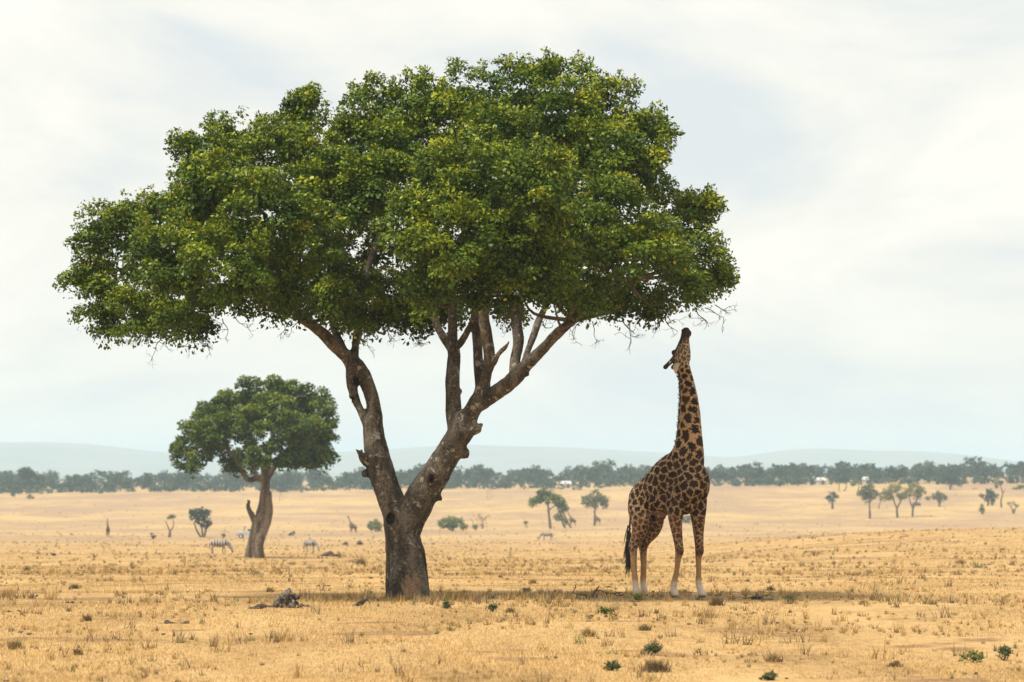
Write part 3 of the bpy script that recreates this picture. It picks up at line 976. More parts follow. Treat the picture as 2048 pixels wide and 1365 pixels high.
    tail = (x < -.92) & (z < 2.0)
    col[tail] = np.array([.06, .03, .015])
    hoof = z < .045
    col[hoof] = np.array([.10, .085, .07])
    add_attrs(me, {'col': col})
    return me

GA = math.radians(45)
g0 = land(1330, 1194)
gir = link('giraffe', giraffe_mesh('giraffe', [(.50, 2.55, .50, .30), (.62, 2.85, .44, .28), (.68, 3.1, .36, .235), (.70, 3.4, .30, .20), (.705, 3.8, .25, .175), (.68, 4.15, .205, .15), (.63, 4.45, .165, .125), (.58, 4.65, .145, .11), (.52, 4.85, .14, .10)]), M['hide'], None, g0)
gir.rotation_euler = (0, 0, -GA)
GS = 96.0 / (F / g0[1])
gir.scale = (GS, GS, GS)
tag(gir, 'tall spotted giraffe stretching its head straight up to the big tree', 'giraffe')
def strands(name, roots, tips, rad, mat, parent, bend=0.05, seed=1, seg=4):
    r = rngof(seed)
    b = bmesh.new()
    for a, c in zip(roots, tips):
        m_ = (a + c) / 2 + r.normal(size=3) * bend
        tube(b, [a, m_, c], [rad, rad * .8, rad * .15], seg=seg, sub=2, cap=False)
    return link(name, bm_mesh(name, b), mat, parent)
r = rngof(8)
# tail tuft
n = 150
t0 = np.stack([-.99 + r.normal(0, .02, n), -.02 + r.normal(0, .02, n), r.uniform(.85, 1.5, n)], 1)
t1 = t0 + np.stack([r.normal(-.02, .045, n) - .03, r.normal(0, .05, n), -r.uniform(.3, .55, n)], 1)
strands('tail_tuft', t0, t1, .012, M['hair'], gir, .02)
# mane along the back of the neck
nm_ = 1300
nz = np.sort(r.uniform(2.98, 4.75, nm_))
nx = np.interp(nz, [2.98, 3.1, 3.4, 3.8, 4.15, 4.45, 4.75], [.34, .35, .42, .47, .485, .475, .40])
a = np.stack([nx, r.normal(0, .03, nm_), nz], 1)
c_ = a + np.stack([-r.uniform(.03, .06, nm_), r.normal(0, .015, nm_), r.uniform(-.01, .05, nm_)], 1)
strands('mane', a, c_, .010, M['mane'], gir, .01)
for s in (-1, 1):
    b = bmesh.new()
    blob(b, (.345, s * .118, 5.065), (.03, .022, .03), 10)
    link('eye', bm_mesh('eye', b), M['eye'], gir, smooth=True)

far_neck = [(.50, 2.55, .45, .28), (.68, 2.9, .36, .24), (.85, 3.2, .26, .19), (1.05, 3.6, .2, .15), (1.22, 4.0, .16, .12), (1.36, 4.35, .14, .11), (1.44, 4.55, .13, .10)]
fg = giraffe_mesh('distant_giraffe', far_neck, False, 0.05, seed=5)
for px, py, h, ang, lab in [
    (216, 1079, 36, -90, 'distant giraffe seen end on, alone at far left by thin green strip'),
    (707, 1071, 39, 155, 'distant giraffe facing left, standing between the two large tree trunks'),
    (1146, 1056, 33, 165, 'distant giraffe beside the leaning grey tree in the middle distance'),
    (1196, 1052, 24, 150, 'distant giraffe half hidden behind thin trunk of round olive tree')]:
    p = land(px, py)
    sc = h / (F / p[1]) / 4.85
    o = link('giraffe', fg, M['hide'], None, p)
    sc = max(0.8, min(1.1, sc))
    o.scale = (sc,) * 3
    o.rotation_euler = (0, 0, math.radians(ang))
    tag(o, lab, 'giraffe', 'giraffes far out on the plain')

# ------------------------------------------------------------------ zebras
def zebra_mesh():
    bm = bmesh.new()
    T = [(-.72, .95, 1.20, .14), (-.6, .82, 1.30, .25), (-.35, .74, 1.32, .29), (0, .68, 1.27, .31), (.3, .70, 1.28, .28), (.52, .78, 1.30, .22), (.66, .88, 1.2, .14)]
    tube(bm, [(x, 0, (a + b) / 2) for x, a, b, w in T], [((b - a) / 2 * 1.14, w * 1.15) for x, a, b, w in T], seg=16)
    tube(bm, [(.5, 0, 1.10), (.75, 0, 1.0), (.95, 0, .75), (1.06, 0, .55)], [(.24, .15), (.2, .12), (.15, .09), (.13, .085)], seg=12)
    tube(bm, [(1.03, 0, .62), (1.12, 0, .40), (1.17, 0, .2), (1.19, 0, .1)], [(.13, .1), (.12, .09), (.075, .065), (.07, .065)], seg=12)
    for s in (-1, 1):
        tube(bm, [(1.0, s * .07, .66), (.98, s * .13, .82)], [.04, .02], seg=8)
        dx = .08 * s
        tube(bm, [(-.52, s * .14, 1.05), (-.5, s * .16, .8), (-.62 + dx * .5, s * .15, .52), (-.60 + dx, s * .15, .28), (-.58 + dx, s * .15, .04)], [(.22, .14), (.15, .11), (.065, .06), (.05, .045), (.06, .055)], seg=10)
        tube(bm, [(.42, s * .14, .95), (.42, s * .14, .7), (.43 - dx, s * .14, .45), (.42 - dx, s * .14, .22), (.44 - dx, s * .14, .04)], [(.15, .1), (.09, .075), (.055, .05), (.045, .042), (.058, .055)], seg=10)
    tube(bm, [(-.7, 0, 1.18), (-.80, 0, 1.05), (-.82, 0, .75), (-.80, 0, .5)], [.045, .035, .04, .02], seg=8)
    tube(bm, [(.5, 0, 1.36), (.72, 0, 1.24), (.95, 0, .98), (1.07, 0, .74)], [(.07, .03)] * 4, seg=8)
    me = fuse('zebra', bm, 0.022, 3)
    P = vco(me)
    x, y, z = P.T
    ph = x * 27 + 5 * sstep(-.2, -.8, x) * (z - 1) + .5 * vnoise(P * 5, 2)
    ph = np.where(z < .65, z * 48 + x * 4, ph)
    ph = np.where((x > .55) & (z > .3), (x - z) * 26, ph)
    stripe = sstep(-.45, .05, np.sin(ph))
    stripe = stripe * sstep(.70, .78, z + 0 * x) + np.where(z < .7, stripe * .8, 0)
    stripe = np.clip(stripe, 0, 1)
    col = np.array([.42, .375, .33]) * (1 - stripe[:, None]) + np.array([.045, .038, .034]) * stripe[:, None]
    dark = ((z < .22) & (x > .9)) | ((x < -.74) & (z < .85)) | (z < .05)
    col[dark] = np.array([.05, .04, .035])
    add_attrs(me, {'col': col})
    return me
zm = zebra_mesh()
for px, py, ang, lab in [
    (438, 1107, 12, 'grazing zebra left of the smaller tree, body side on'),
    (620, 1103, -38, 'grazing zebra right of the smaller tree, rump turned towards the viewer'),
    (1094, 1081, 168, 'grazing zebra facing left below the middle distance trees')]:
    p = land(px, py)
    o = link('zebra', zm, M['hide'], None, p)
    o.rotation_euler = (0, 0, math.radians(ang))
    want = {438: 46, 620: 32, 1094: 39}[px]
    o.scale = (max(.85, min(1.25, want / (F / p[1]) / (2.05 * max(.75, abs(math.cos(math.radians(ang))))))),) * 3
    o.scale.z *= 0.84
    tag(o, lab, 'zebra', 'zebras grazing on the plain')

# ------------------------------------------------------------------ trees and bushes on the plain
def far_tree(px, py, crown, mat, label, seed, name='tree', stems=None, cat='tree', leaf=0.50, group='scattered trees on the plain', cr=0.75, trunk_px=2.2, cover=1.2, per=18, bark='bark_far', d=None):
    """crown: list of (px,py,r) lobes; stems: lists of picture points"""
    p = land(px, py) if d is None else gpt(px, d)
    d = float(p[1])
    k = F / d
    root = empty(name, p)
    tag(root, label, cat, group)
    rr = rngof(seed)
    lobes = []
    for (cx, cy, cr_) in crown:
        off = rr.uniform(-.6, .6) * cr_ / k
        lobes.append((*at(cx, cy, d + off), cr_ / k * .92))
        lobes.append((*at(cx, cy, d + 1.4 * cr_ / k), cr_ / k * .85))
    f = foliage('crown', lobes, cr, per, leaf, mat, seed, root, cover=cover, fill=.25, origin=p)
    f['kind'] = 'stuff'
    cxm = np.mean([c[0] for c in crown])
    cym = np.mean([c[1] for c in crown])
    if stems is None:
        stems = [[(px, py + 1, trunk_px * 1.15), ((px * 2 + cxm) / 3, (py + cym) / 2 + 3, trunk_px * .8), (cxm, cym, trunk_px * .4)]]
    for st in stems:
        b = bmesh.new()
        tube(b, [at(q[0], q[1], d) - p for q in st], [q[2] / k for q in st], seg=8, sub=4)
        link('trunk', bm_mesh('trunk', b), M[bark], root, smooth=True)
    return root

ol, ye, dk, br, fa = M['leaf_olive'], M['leaf_yellow'], M['leaf_dark'], M['leaf_bright'], M['leaf_far']
far_tree(1740, 1038, [(1737, 978, 14), (1727, 990, 11), (1748, 990, 12), (1738, 998, 12)], ol, 'dark olive lollipop tree, leftmost of the three by the right hand slope', 1)
far_tree(1795, 1036, [(1790, 980, 15), (1775, 988, 12), (1805, 992, 12), (1780, 998, 8), (1770, 1000, 6)], ye, 'yellow green tree in the middle of the three by the right hand slope', 2,
         stems=[[(1795, 1037, 2.4), (1794, 1018, 2), (1800, 1006, 1.5), (1804, 994, 1)], [(1794, 1018, 1.6), (1789, 1006, 1.3), (1786, 992, .8)]])
far_tree(1826, 1034, [(1830, 975, 13), (1817, 985, 12), (1842, 985, 12), (1834, 994, 10), (1854, 998, 6)], ye, 'yellow green tree with dark fringe, rightmost of the three by the slope', 3,
         stems=[[(1825, 1035, 2.2), (1826, 1018, 1.8), (1832, 1004, 1.3), (1836, 992, .8)], [(1826, 1018, 1.5), (1820, 1004, 1.2), (1818, 992, .8)]])
far_tree(1665, 1018, [(1665, 992, 9), (1657, 998, 6), (1673, 996, 6), (1665, 1001, 7)], dk, 'small dark squat tree standing alone left of the three slope trees', 4, trunk_px=2.6)
far_tree(1879, 1014, [(1878, 990, 10), (1869, 996, 7), (1888, 996, 7), (1879, 1000, 8)], ol, 'grey green round tree just right of the three slope trees', 5)
far_tree(1900, 980, [(1900, 956, 12), (1889, 962, 9), (1911, 964, 10), (1920, 970, 6), (1901, 966, 10)], dk, 'broad dark blue green tree at the wood edge on the right', 6, trunk_px=2)
far_tree(1979, 1012, [(1980, 984, 9), (1988, 992, 9), (1976, 996, 9), (1966, 994, 6), (1984, 1003, 7)], dk, 'bushy multi stemmed dark tree near the right edge', 7, stems=[[(1976, 1012, 2), (1976, 1000, 1.5), (1974, 990, 1)], [(1984, 1012, 2), (1985, 1000, 1.5), (1986, 988, 1)]])
far_tree(2003, 1016, [(1997, 964, 6), (2004, 967, 4), (1993, 974, 3)], ol, 'tall thin tree with tiny top beside bushy dark tree at right', 8, stems=[[(2003, 1017, 2), (2002, 1002, 1.6), (2005, 988, 1.3), (2002, 974, 1), (1999, 966, .7)], [(2004, 990, 1), (2010, 980, .6)]])
far_tree(1965, 1029, [(1964, 1012, 4), (1964, 1018, 5), (1965, 1023, 5), (1961, 1021, 4)], br, 'narrow upright green shrub in front of bushy dark tree at right', 9, 'shrub', cat='shrub', cr=.4, leaf=.28)
far_tree(2027, 1028, [(2018, 1007, 5), (2026, 1009, 6), (2034, 1012, 5), (2027, 1022, 5)], ol, 'scraggly thin shrub closest to the right edge', 10, 'shrub', cat='shrub', cover=.6, cr=.4, leaf=.26, stems=[[(2027, 1029, 1.3), (2024, 1018, 1), (2017, 1008, .7)], [(2028, 1029, 1.3), (2030, 1018, 1), (2036, 1012, .7)]])
far_tree(1691, 983, [(1688, 958, 8), (1680, 962, 7), (1696, 962, 6)], dk, 'thin leaning tree at the wood edge above the small squat tree', 11, stems=[[(1688, 983, 1), (1693, 974, .9), (1692, 962, .6)], [(1678, 982, .9), (1678, 970, .8), (1679, 962, .6)]])
far_tree(1718, 983, [(1713, 964, 6), (1706, 969, 4), (1722, 966, 4)], fa, 'small leaning tree at the wood edge with bent trunk', 12, stems=[[(1714, 984, .9), (1718, 974, .8), (1714, 965, .6)]])
far_tree(1760, 1018, [(1762, 996, 6), (1757, 990, 5)], ol, 'thin stemmed tree partly hidden behind the slope trees', 13, stems=[[(1757, 1018, 1.1), (1760, 1006, .9), (1762, 996, .6)]])
far_tree(1098, 1058, [(1085, 990, 15), (1072, 1002, 12), (1100, 994, 13), (1112, 1000, 12), (1122, 1006, 11), (1088, 1003, 12), (1128, 1014, 7), (1066, 1010, 8)], fa, 'bright green flat crowned tree with thin trunk in the middle distance', 14,
         stems=[[(1101, 1059, 3), (1099, 1040, 2.4), (1097, 1022, 2.1), (1096, 1004, 1.4)], [(1097, 1021, 1.4), (1108, 1013, 1.1), (1116, 1006, .8)]])
far_tree(1132, 1056, [(1122, 1012, 10), (1126, 1022, 9), (1116, 1034, 8), (1124, 1038, 8), (1130, 1046, 5)], ol, 'leaning grey green tree tangled below the flat crowned tree', 15, stems=[[(1130, 1057, 2), (1124, 1042, 1.8), (1120, 1026, 1.3)], [(1142, 1056, 1.8), (1133, 1040, 1.5), (1126, 1024, 1)]])
far_tree(1189, 1052, [(1190, 992, 14), (1173, 1001, 12), (1206, 1002, 12), (1190, 1006, 13), (1208, 1012, 8), (1176, 1010, 8)], ol, 'round olive grey tree with thin trunk left of the tall giraffe', 16, trunk_px=2.2)
far_tree(338, 1075, [(344, 1033, 6), (348, 1036, 4), (339, 1036, 4)], ol, 'scraggly little tree with crooked stems on the left plain', 17, cr=.35, leaf=.24, stems=[[(340, 1076, 2.2), (340, 1064, 1.6), (334, 1050, 1), (331, 1042, .6)], [(340, 1064, 1.4), (347, 1052, 1), (346, 1038, .6)], [(337, 1076, 1.8), (340, 1062, 1.2)]])
far_tree(404, 1075, [(402, 1026, 12), (388, 1028, 9), (416, 1026, 9), (400, 1038, 14), (415, 1044, 10), (408, 1054, 9), (387, 1038, 8)], dk, 'wide vase shaped dark tree on the left plain', 18, stems=[[(402, 1076, 2.2), (394, 1062, 1.8), (388, 1046, 1.2)], [(408, 1075, 2.2), (412, 1060, 1.8), (416, 1044, 1.2)], [(405, 1075, 1.8), (404, 1056, 1.4), (403, 1040, .8)]])
far_tree(752, 1064, [(750, 1050, 13), (742, 1054, 9), (758, 1056, 9)], br, 'bright green round bush left of the forked trunk', 19, 'bush', cat='bush', group='bushes on the plain', leaf=.34, cr=.55)
far_tree(905, 1063, [(900, 1044, 15), (888, 1048, 12), (916, 1046, 13), (928, 1054, 9), (903, 1053, 13)], br, 'large pale green bush right of the forked trunk', 20, 'bush', cat='bush', group='bushes on the plain', leaf=.34, cr=.55)
far_tree(952, 1061, [(950, 1055, 6)], ol, 'small grey green bush beside the large pale bush', 21, 'bush', cat='bush', group='bushes on the plain', leaf=.26, cr=.4)
far_tree(1052, 1052, [(1052, 1046, 5)], br, 'tiny green bush left of the flat crowned tree', 22, 'bush', cat='bush', group='bushes on the plain', leaf=.26, cr=.4)
far_tree(1363, 1049, [(1350, 1043, 9), (1362, 1040, 10), (1376, 1040, 10)], dk, 'dark bush seen between the tall giraffe legs', 23, 'bush', cat='bush', group='bushes on the plain')
far_tree(305, 1079, [(303, 1070, 4), (308, 1076, 4)], dk, 'low dark bush left of the scraggly little tree', 24, 'bush', cat='bush', group='bushes on the plain', leaf=.24, cr=.35)
far_tree(586, 1072, [(586, 1067, 5), (580, 1070, 3)], fa, 'low green bush right of the smaller tree trunk', 25, 'bush', cat='bush', group='bushes on the plain', leaf=.24, cr=.35)
far_tree(447, 1076, [(447, 1072, 4)], dk, 'tiny dark bush right of the vase shaped tree', 26, 'bush', cat='bush', group='bushes on the plain', leaf=.24, cr=.35)
far_tree(60, 998, [(58, 994, 4), (64, 996, 3)], dk, 'tiny dark bush on the pale far slope at left', 27, 'bush', cat='bush', group='bushes on the plain')
far_tree(28, 994, [(26, 991, 4)], dk, 'small low bush on the far slope nearest the left edge', 28, 'bush', cat='bush', group='bushes on the plain')
far_tree(1945, 985, [(1945, 982, 5), (1952, 983, 4)], fa, 'low green bush on the far right slope beside broad dark tree', 29, 'bush', d=1420, cat='bush', group='bushes on the plain')
far_tree(2040, 980, [(2038, 975, 5), (2030, 978, 4), (2046, 974, 5)], fa, 'low green bush cluster on the far slope at the right edge', 30, 'bush', cat='bush', group='bushes on the plain')
far_tree(560, 985, [(555, 966, 12), (568, 970, 9), (545, 972, 9)], dk, 'dark rounded tree at the wood edge right of smaller tree trunk', 31)
far_tree(52, 962, [(52, 944, 14), (42, 948, 10), (64, 950, 10), (74, 955, 6), (52, 954, 13)], dk, 'big dark domed tree rising above the far wood at left', 32, d=1525)
far_tree(2042, 950, [(2042, 930, 9), (2052, 934, 9), (2034, 936, 6)], dk, 'tall dark tree rising above the far wood at the right edge', 33, d=1640)

def bare_bush(px, py, h, label, seed, n=7):
    p = land(px, py)
    k = F / p[1]
    rr = rngof(seed)
    b = bmesh.new()
    for i in range(n):
        twig_tree(b, rr.normal(size=3) * np.array([.25, .25, 0]), (rr.normal() * .7, rr.normal() * .6, 1), h / k * rr.uniform(.5, .9), .07, rr, 2)
    o = link('dead_bush', bm_mesh('dead_bush', b), M['bark_far'], None, p)
    tag(o, label, 'bush', 'leafless bushes on the plain')
bare_bush(966, 1058, 32, 'leafless dead bush right of the large pale green bush', 51)
bare_bush(560, 1002, 22, 'leafless sapling on the far plain right of smaller tree', 52, 2)
bare_bush(974, 1000, 30, 'thin leafless sapling on the far plain right of forked trunk', 53, 2)

# ------------------------------------------------------------------ far wood (one mass)
def woodland():
    r = rngof(77)
    lob = []
    n = 760
    d = r.uniform(1530, 1800, n)
    u = r.uniform(-.19, .19, n)
    x = u * d
    gz = ground(x, d)
    h = r.uniform(2.8, 7.8, n) * (0.9 + 0.35 * vnoise(np.stack([x / 35, d / 60, d * 0], 1), 3)) + 1.0 * sstep(1600, 1750, d)
    tall = r.random(n) < 0.07
    h = np.where(tall, h + r.uniform(1.2, 2.6, n), h)
    for i in range(n):
        w = h[i] * r.uniform(.38, .62)
        for k in range(4):
            a = r.uniform(0, 6.28)
            rr = h[i] * r.uniform(.22, .34)
            lob.append((x[i] + math.cos(a) * w * .55, d[i] + math.sin(a) * w * .55, gz[i] + h[i] - rr * r.uniform(1, 1.9), rr))
        lob.append((x[i], d[i], gz[i] + h[i] * .3, h[i] * .33))
    # low scrub along its foot
    m = 520
    d2 = 1530 - np.abs(r.normal(0, 14, m))
    x2 = r.uniform(-.19, .19, m) * d2
    g2 = ground(x2, d2)
    for i in range(m):
        rr = r.uniform(.8, 2.4)
        lob.append((x2[i], d2[i], g2[i] + rr * .5, rr))
    lob = np.array(lob)
    return lob
wl = woodland()
half = rngof(9).random(len(wl)) < 0.55
for nm, sel, mt in (('distant_woodland', half, M['leaf_dark']), ('distant_scrub', ~half, M['leaf_scrub'])):
    o = foliage(nm, wl[sel], 1.1, 9, 1.12, mt, 21 if nm == 'distant_woodland' else 22, None, cover=.95, fill=.1, low=.3)
    tag(o, 'dark blue green wood stretching along the far edge of the plain' if nm == 'distant_woodland' else 'paler scrub growing through and along the foot of the far wood', 'woodland' if nm == 'distant_woodland' else 'scrub', None, 'stuff')

# small pale buildings at the wood edge
M['plaster'] = plain_material('pale_plaster', (.42, .39, .35), .8)
M['tin'] = plain_material('pale_roof', (.55, .53, .5), .6)
M['dark_open'] = plain_material('dark_opening', (.03, .03, .03), .8)
for px, py, d, w, label in [(1641, 957, 1512, 2.6, 'small white building at the wood edge on the right'), (1132, 960, 1510, 3.0, 'low white roofed building at the wood edge in the middle'), (1731, 953, 1516, 1.6, 'tiny pale building in the wood right of the small white one')]:
    p = gpt(px, d)
    root = empty('lodge', p, .25)
    tag(root, label, 'building', 'pale buildings at the edge of the far wood')
    hh = 1.7
    b = bmesh.new(); box(b, (0, 0, hh / 2 - .2), (w, 3, hh + .4)); link('wall', bm_mesh('wall', b), M['plaster'], root)
    b = bmesh.new()
    v = [b.verts.new(q) for q in [(-w / 2 - .4, -1.9, hh), (w / 2 + .4, -1.9, hh), (w / 2 + .4, 1.9, hh), (-w / 2 - .4, 1.9, hh), (-w / 2 - .4, 0, hh + 1.1), (w / 2 + .4, 0, hh + 1.1)]]
    for f_ in ((0, 1, 5, 4), (2, 3, 4, 5), (0, 4, 3), (1, 2, 5), (0, 3, 2, 1)):
        b.faces.new([v[i] for i in f_])
    link('roof', bm_mesh('roof', b), M['tin'], root)
    b = bmesh.new(); box(b, (w * .15, -1.5, 1.1), (.9, .06, 2.1)); link('door', bm_mesh('door', b), M['dark_open'], root)
    b = bmesh.new(); box(b, (-w * .25, -1.5, 2.0), (.8, .06, .8)); link('window', bm_mesh('window', b), M['dark_open'], root)

# ------------------------------------------------------------------ safari vehicle half hidden by the smaller trunk
vp = land(497, 1077)
veh = empty('safari_vehicle', vp, math.pi)
tag(veh, 'pale open roofed safari vehicle half hidden behind the smaller tree trunk', 'vehicle')
M['veh'] = plain_material('pale_vehicle_paint', (.40, .41, .42), .35, .05)
M['canvas'] = plain_material('tan_canvas', (.62, .47, .34), .9)
M['glass'] = plain_material('dark_glass', (.02, .03, .04), .1)
M['tyre'] = plain_material('tyre_rubber', (.02, .02, .02), .8)
def vpart(name, c, s, mat, bev=.05):
    b = bmesh.new(); box(b, c, s, bev); return link(name, bm_mesh(name, b), mat, veh)
vpart('body', (-.7, 0, 1.0), (3.0, 1.7, .75), M['veh'], .08)
vpart('bonnet', (1.45, 0, 1.0), (1.3, 1.6, .6), M['veh'], .1)
vpart('bumper', (2.18, 0, .62), (.14, 1.7, .2), M['dark_open'], .03)
vpart('grille', (2.115, 0, .98), (.04, 1.0, .36), M['dark_open'], .01)
vpart('windscreen', (.80, 0, 1.62), (.07, 1.5, .5), M['glass'], .01)
vpart('roof', (-.65, 0, 2.34), (3.1, 1.75, .16), M['canvas'], .05)
for s in (-1, 1):
    for x_ in (.78, -.7, -2.05):
        vpart('roof_post', (x_, s * .8, 1.82), (.07, .07, .92), M['dark_open'], .01)
    vpart('headlight', (2.11, s * .65, 1.05), (.06, .2, .2), M['tin'], .02)
    vpart('seat', (-.1, s * .4, 1.5), (.45, .55, .5), M['dark_open'], .06)
    for x_ in (1.4, -1.35):
        b = bmesh.new()
        bmesh.ops.create_cone(b, cap_ends=True, segments=20, radius1=.42, radius2=.42, depth=.26, matrix=Matrix.Translation((x_, s * .78, .40)) @ Matrix.Rotation(math.pi / 2, 4, 'X'))
        w_ = link('wheel', bm_mesh('wheel', b), M['tyre'], veh)
        b = bmesh.new()
        bmesh.ops.create_cone(b, cap_ends=True, segments=16, radius1=.22, radius2=.2, depth=.28, matrix=Matrix.Translation((x_, s * .785, .40)) @ Matrix.Rotation(math.pi / 2, 4, 'X'))
        link('rim', bm_mesh('rim', b), M['tin'], w_)

# ------------------------------------------------------------------ dead wood, mounds
def lump(name, px, py, parts, mat, label, cat, voxel=.02, amp=.04, fr=6, group=None):
    p = land(px, py)
    k = F / p[1]
    bm = bmesh.new()
    for q in parts:
        if q[0] == 't':
            tube(bm, [at(a[0], a[1], p[1] + (a[3] if len(a) > 3 else 0)) - p for a in q[1]], [a[2] / k for a in q[1]], seg=10)
        else:
            _, cx, cy, rx, rz, off = q
            blob(bm, at(cx, cy, p[1] + off) - p, (rx / k, (rx + rz) / 2 / k, rz / k))
    me = fuse(name, bm, voxel, 1)
    P = vco(me)
    Nn = vno(me)
    P = P + Nn * (amp * fbm(P * fr, 3, 3))[:, None]
    set_co(me, P)
    o = link(name, me, mat, None, p)
    tag(o, label, cat, group)
    return o
lump('tree_stump', 568, 1216, [('b', 570, 1207, 20, 13, 0), ('b', 578, 1198, 15, 12, 0), ('t', [(590, 1196, 5), (581, 1193, 8), (570, 1196, 10), (556, 1208, 8)]), ('t', [(596, 1208, 3), (588, 1204, 5), (575, 1200, 8)]), ('t', [(556, 1210, 7), (551, 1216, 5)]), ('t', [(600, 1212, 2), (612, 1213, 2), (620, 1214, 1)]), ('t', [(585, 1203, 5, -.1), (590, 1212, 4, -.15), (592, 1218, 3, -.2)])],
     M['deadwood'], 'gnarled grey dead stump lying in the grass left of the big trunk', 'stump', .016, .075, 11)
lump('fallen_log', 522, 1219, [('t', [(490, 1224, 2.5), (502, 1220, 5), (512, 1217, 6), (526, 1213, 5), (540, 1212, 4.5), (550, 1211, 3)]), ('b', 503, 1219, 8, 5, 0), ('t', [(510, 1214, 3), (524, 1210, 3), (540, 1209, 2)])],
     M['deadwood'], 'rotten dark log trailing left from the grey stump', 'log', .015, .04, 9)
lump('tree_stump', 724, 1213, [('t', [(710, 1213, 5), (716, 1209, 5), (724, 1203, 6), (731, 1197, 6), (729, 1194, 4)]), ('t', [(731, 1198, 4), (738, 1203, 3), (741, 1210, 2)]), ('b', 712, 1212, 6, 5, 0)],
     M['deadwood'], 'small broken stump leaning in the grass just left of big trunk', 'stump', .014, .035, 9)
lump('fallen_stick', 340, 1248, [('t', [(256, 1249, 2), (275, 1250, 1.2), (300, 1250, 1.1), (328, 1249, 1.8), (340, 1246, 2), (360, 1246, 1.6), (376, 1244, 2)]), ('b', 334, 1246, 6, 5, 0), ('b', 373, 1244, 5, 3, 0)],
     M['deadwood'], 'thin broken stick lying in pale grass at lower left', 'stick', .010, .02, 9)
lump('fallen_branch', 1185, 1202, [('t', [(1145, 1186, 1.3), (1158, 1189, 1.6), (1170, 1190, 1.9), (1175, 1194, 2.2), (1178, 1200, 2.4)]), ('t', [(1180, 1200, 2.6), (1187, 1189, 2.5), (1193, 1179, 2.2), (1198, 1174, 1.4)]), ('t', [(1145, 1187, 1.2), (1150, 1178, .9), (1152, 1169, .7)]), ('t', [(1192, 1182, 1.8), (1202, 1182, 1.5), (1212, 1186, 1.4), (1228, 1187, 1.2), (1245, 1185, .8)]), ('t', [(1206, 1175, .9), (1218, 1174, .9), (1228, 1176, .9), (1232, 1184, .9), (1244, 1192, .7)]), ('t', [(1214, 1187, 1.1), (1212, 1197, .8)]), ('t', [(1186, 1192, 1.3), (1190, 1201, .9)]), ('t', [(1228, 1189, .9), (1240, 1192, .7), (1254, 1184, .6)])],
     M['twig'], 'forked dark dead branch lying by the giraffe hind feet', 'branch', .009, .006, 9)
lump('fallen_branch', 1512, 1200, [('t', [(1482, 1199, 2), (1500, 1196, 2.2), (1520, 1194, 2), (1538, 1190, 1.2)]), ('t', [(1505, 1201, 3), (1525, 1202, 3.5), (1545, 1201, 2)]), ('t', [(1520, 1196, 1.5), (1530, 1199, 2), (1540, 1203, 1.6)])],
     M['deadwood'], 'low dark fallen branch in the grass right of the giraffe', 'branch', .011, .02, 9)
lump('earth_mound', 660, 1113, [('b', 662, 1110, 17, 5, 0), ('b', 650, 1112, 9, 4, 0), ('b', 672, 1110, 9, 5, 0), ('b', 665, 1107, 8, 4, 0)], M['earth'], 'wide dark earth mound below the zebra right of smaller tree', 'mound', .07, .22, 2.5)
lump('earth_mound', 720, 1090, [('b', 719, 1087, 6.5, 5, 0), ('b', 724, 1088, 4, 3.5, 0)], M['earth'], 'small dark hump in the grass, right one of a pair left of big trunk', 'mound', .07, .15, 2.5)
lump('earth_mound', 692, 1090, [('b', 692, 1088, 6, 4, 0), ('b', 688, 1089, 3.5, 3, 0)], M['bark_far'], 'small greyish hump in the grass, left one of a pair left of big trunk', 'mound', .07, .15, 2.5)
for i, (px, py, w_, lab) in enumerate([(1833, 1012, 9, 'pale grey boulder under the rightmost of the slope trees'), (108, 1112, 6, 'small dark rock in the grass at far left'), (1001, 1156, 5, 'dark clod in open grass right of big trunk, left of its pair'), (1015, 1160, 4, 'dark clod in open grass right of big trunk, right of its pair')]):
    lump('rock', px, py, [('b', px, py - w_ * .3, w_, w_ * .55, 0), ('b', px + w_ * .4, py - w_ * .2, w_ * .6, w_ * .4, 0)], M['earth'] if i else M['bark_far'], lab, 'rock', .018 if i > 1 else .08, .03 if i > 1 else .1, 4)

# ------------------------------------------------------------------ grass
PAL = np.array([[.46, .30, .115], [.52, .355, .145], [.42, .255, .09], [.57, .415, .205], [.23, .14, .06], [.26, .19, .065]])
def blades(P, H, Wd, lean, col, r):
    n = len(P)
    a = r.uniform(0, 2 * math.pi, n)
    side = np.stack([np.cos(a), np.sin(a), np.zeros(n)], 1) * (Wd / 2)[:, None]
    b = r.uniform(0, 2 * math.pi, n)
    off = np.stack([np.cos(b), np.sin(b), np.zeros(n)], 1) * (H * lean)[:, None]
    tip = P + off + np.array([0, 0, 1.0]) * H[:, None]
    V = np.stack([P - side, P + side, tip], 1)
    return V.reshape(-1, 3), np.repeat(col, 3, 0)

def scatter(r, n, d0, d1, power=1.0):
    """positions over the viewed wedge, d0..d1 metres from the camera"""
    t = r.random(n)
    if power == 0:
        d = d0 * (d1 / d0) ** t
    else:
        d = (d0 ** (-power) + t * (d1 ** (-power) - d0 ** (-power))) ** (-1 / power)
    x = r.uniform(-1, 1, n) * (0.145 * d + 3.0)
    return x, d

def cover_noise(x, y):
    return fbm(np.stack([x * .30, y * .10, np.zeros(len(x))], 1), 31, 3)

r = rngof(41)
VV, CC = [], []
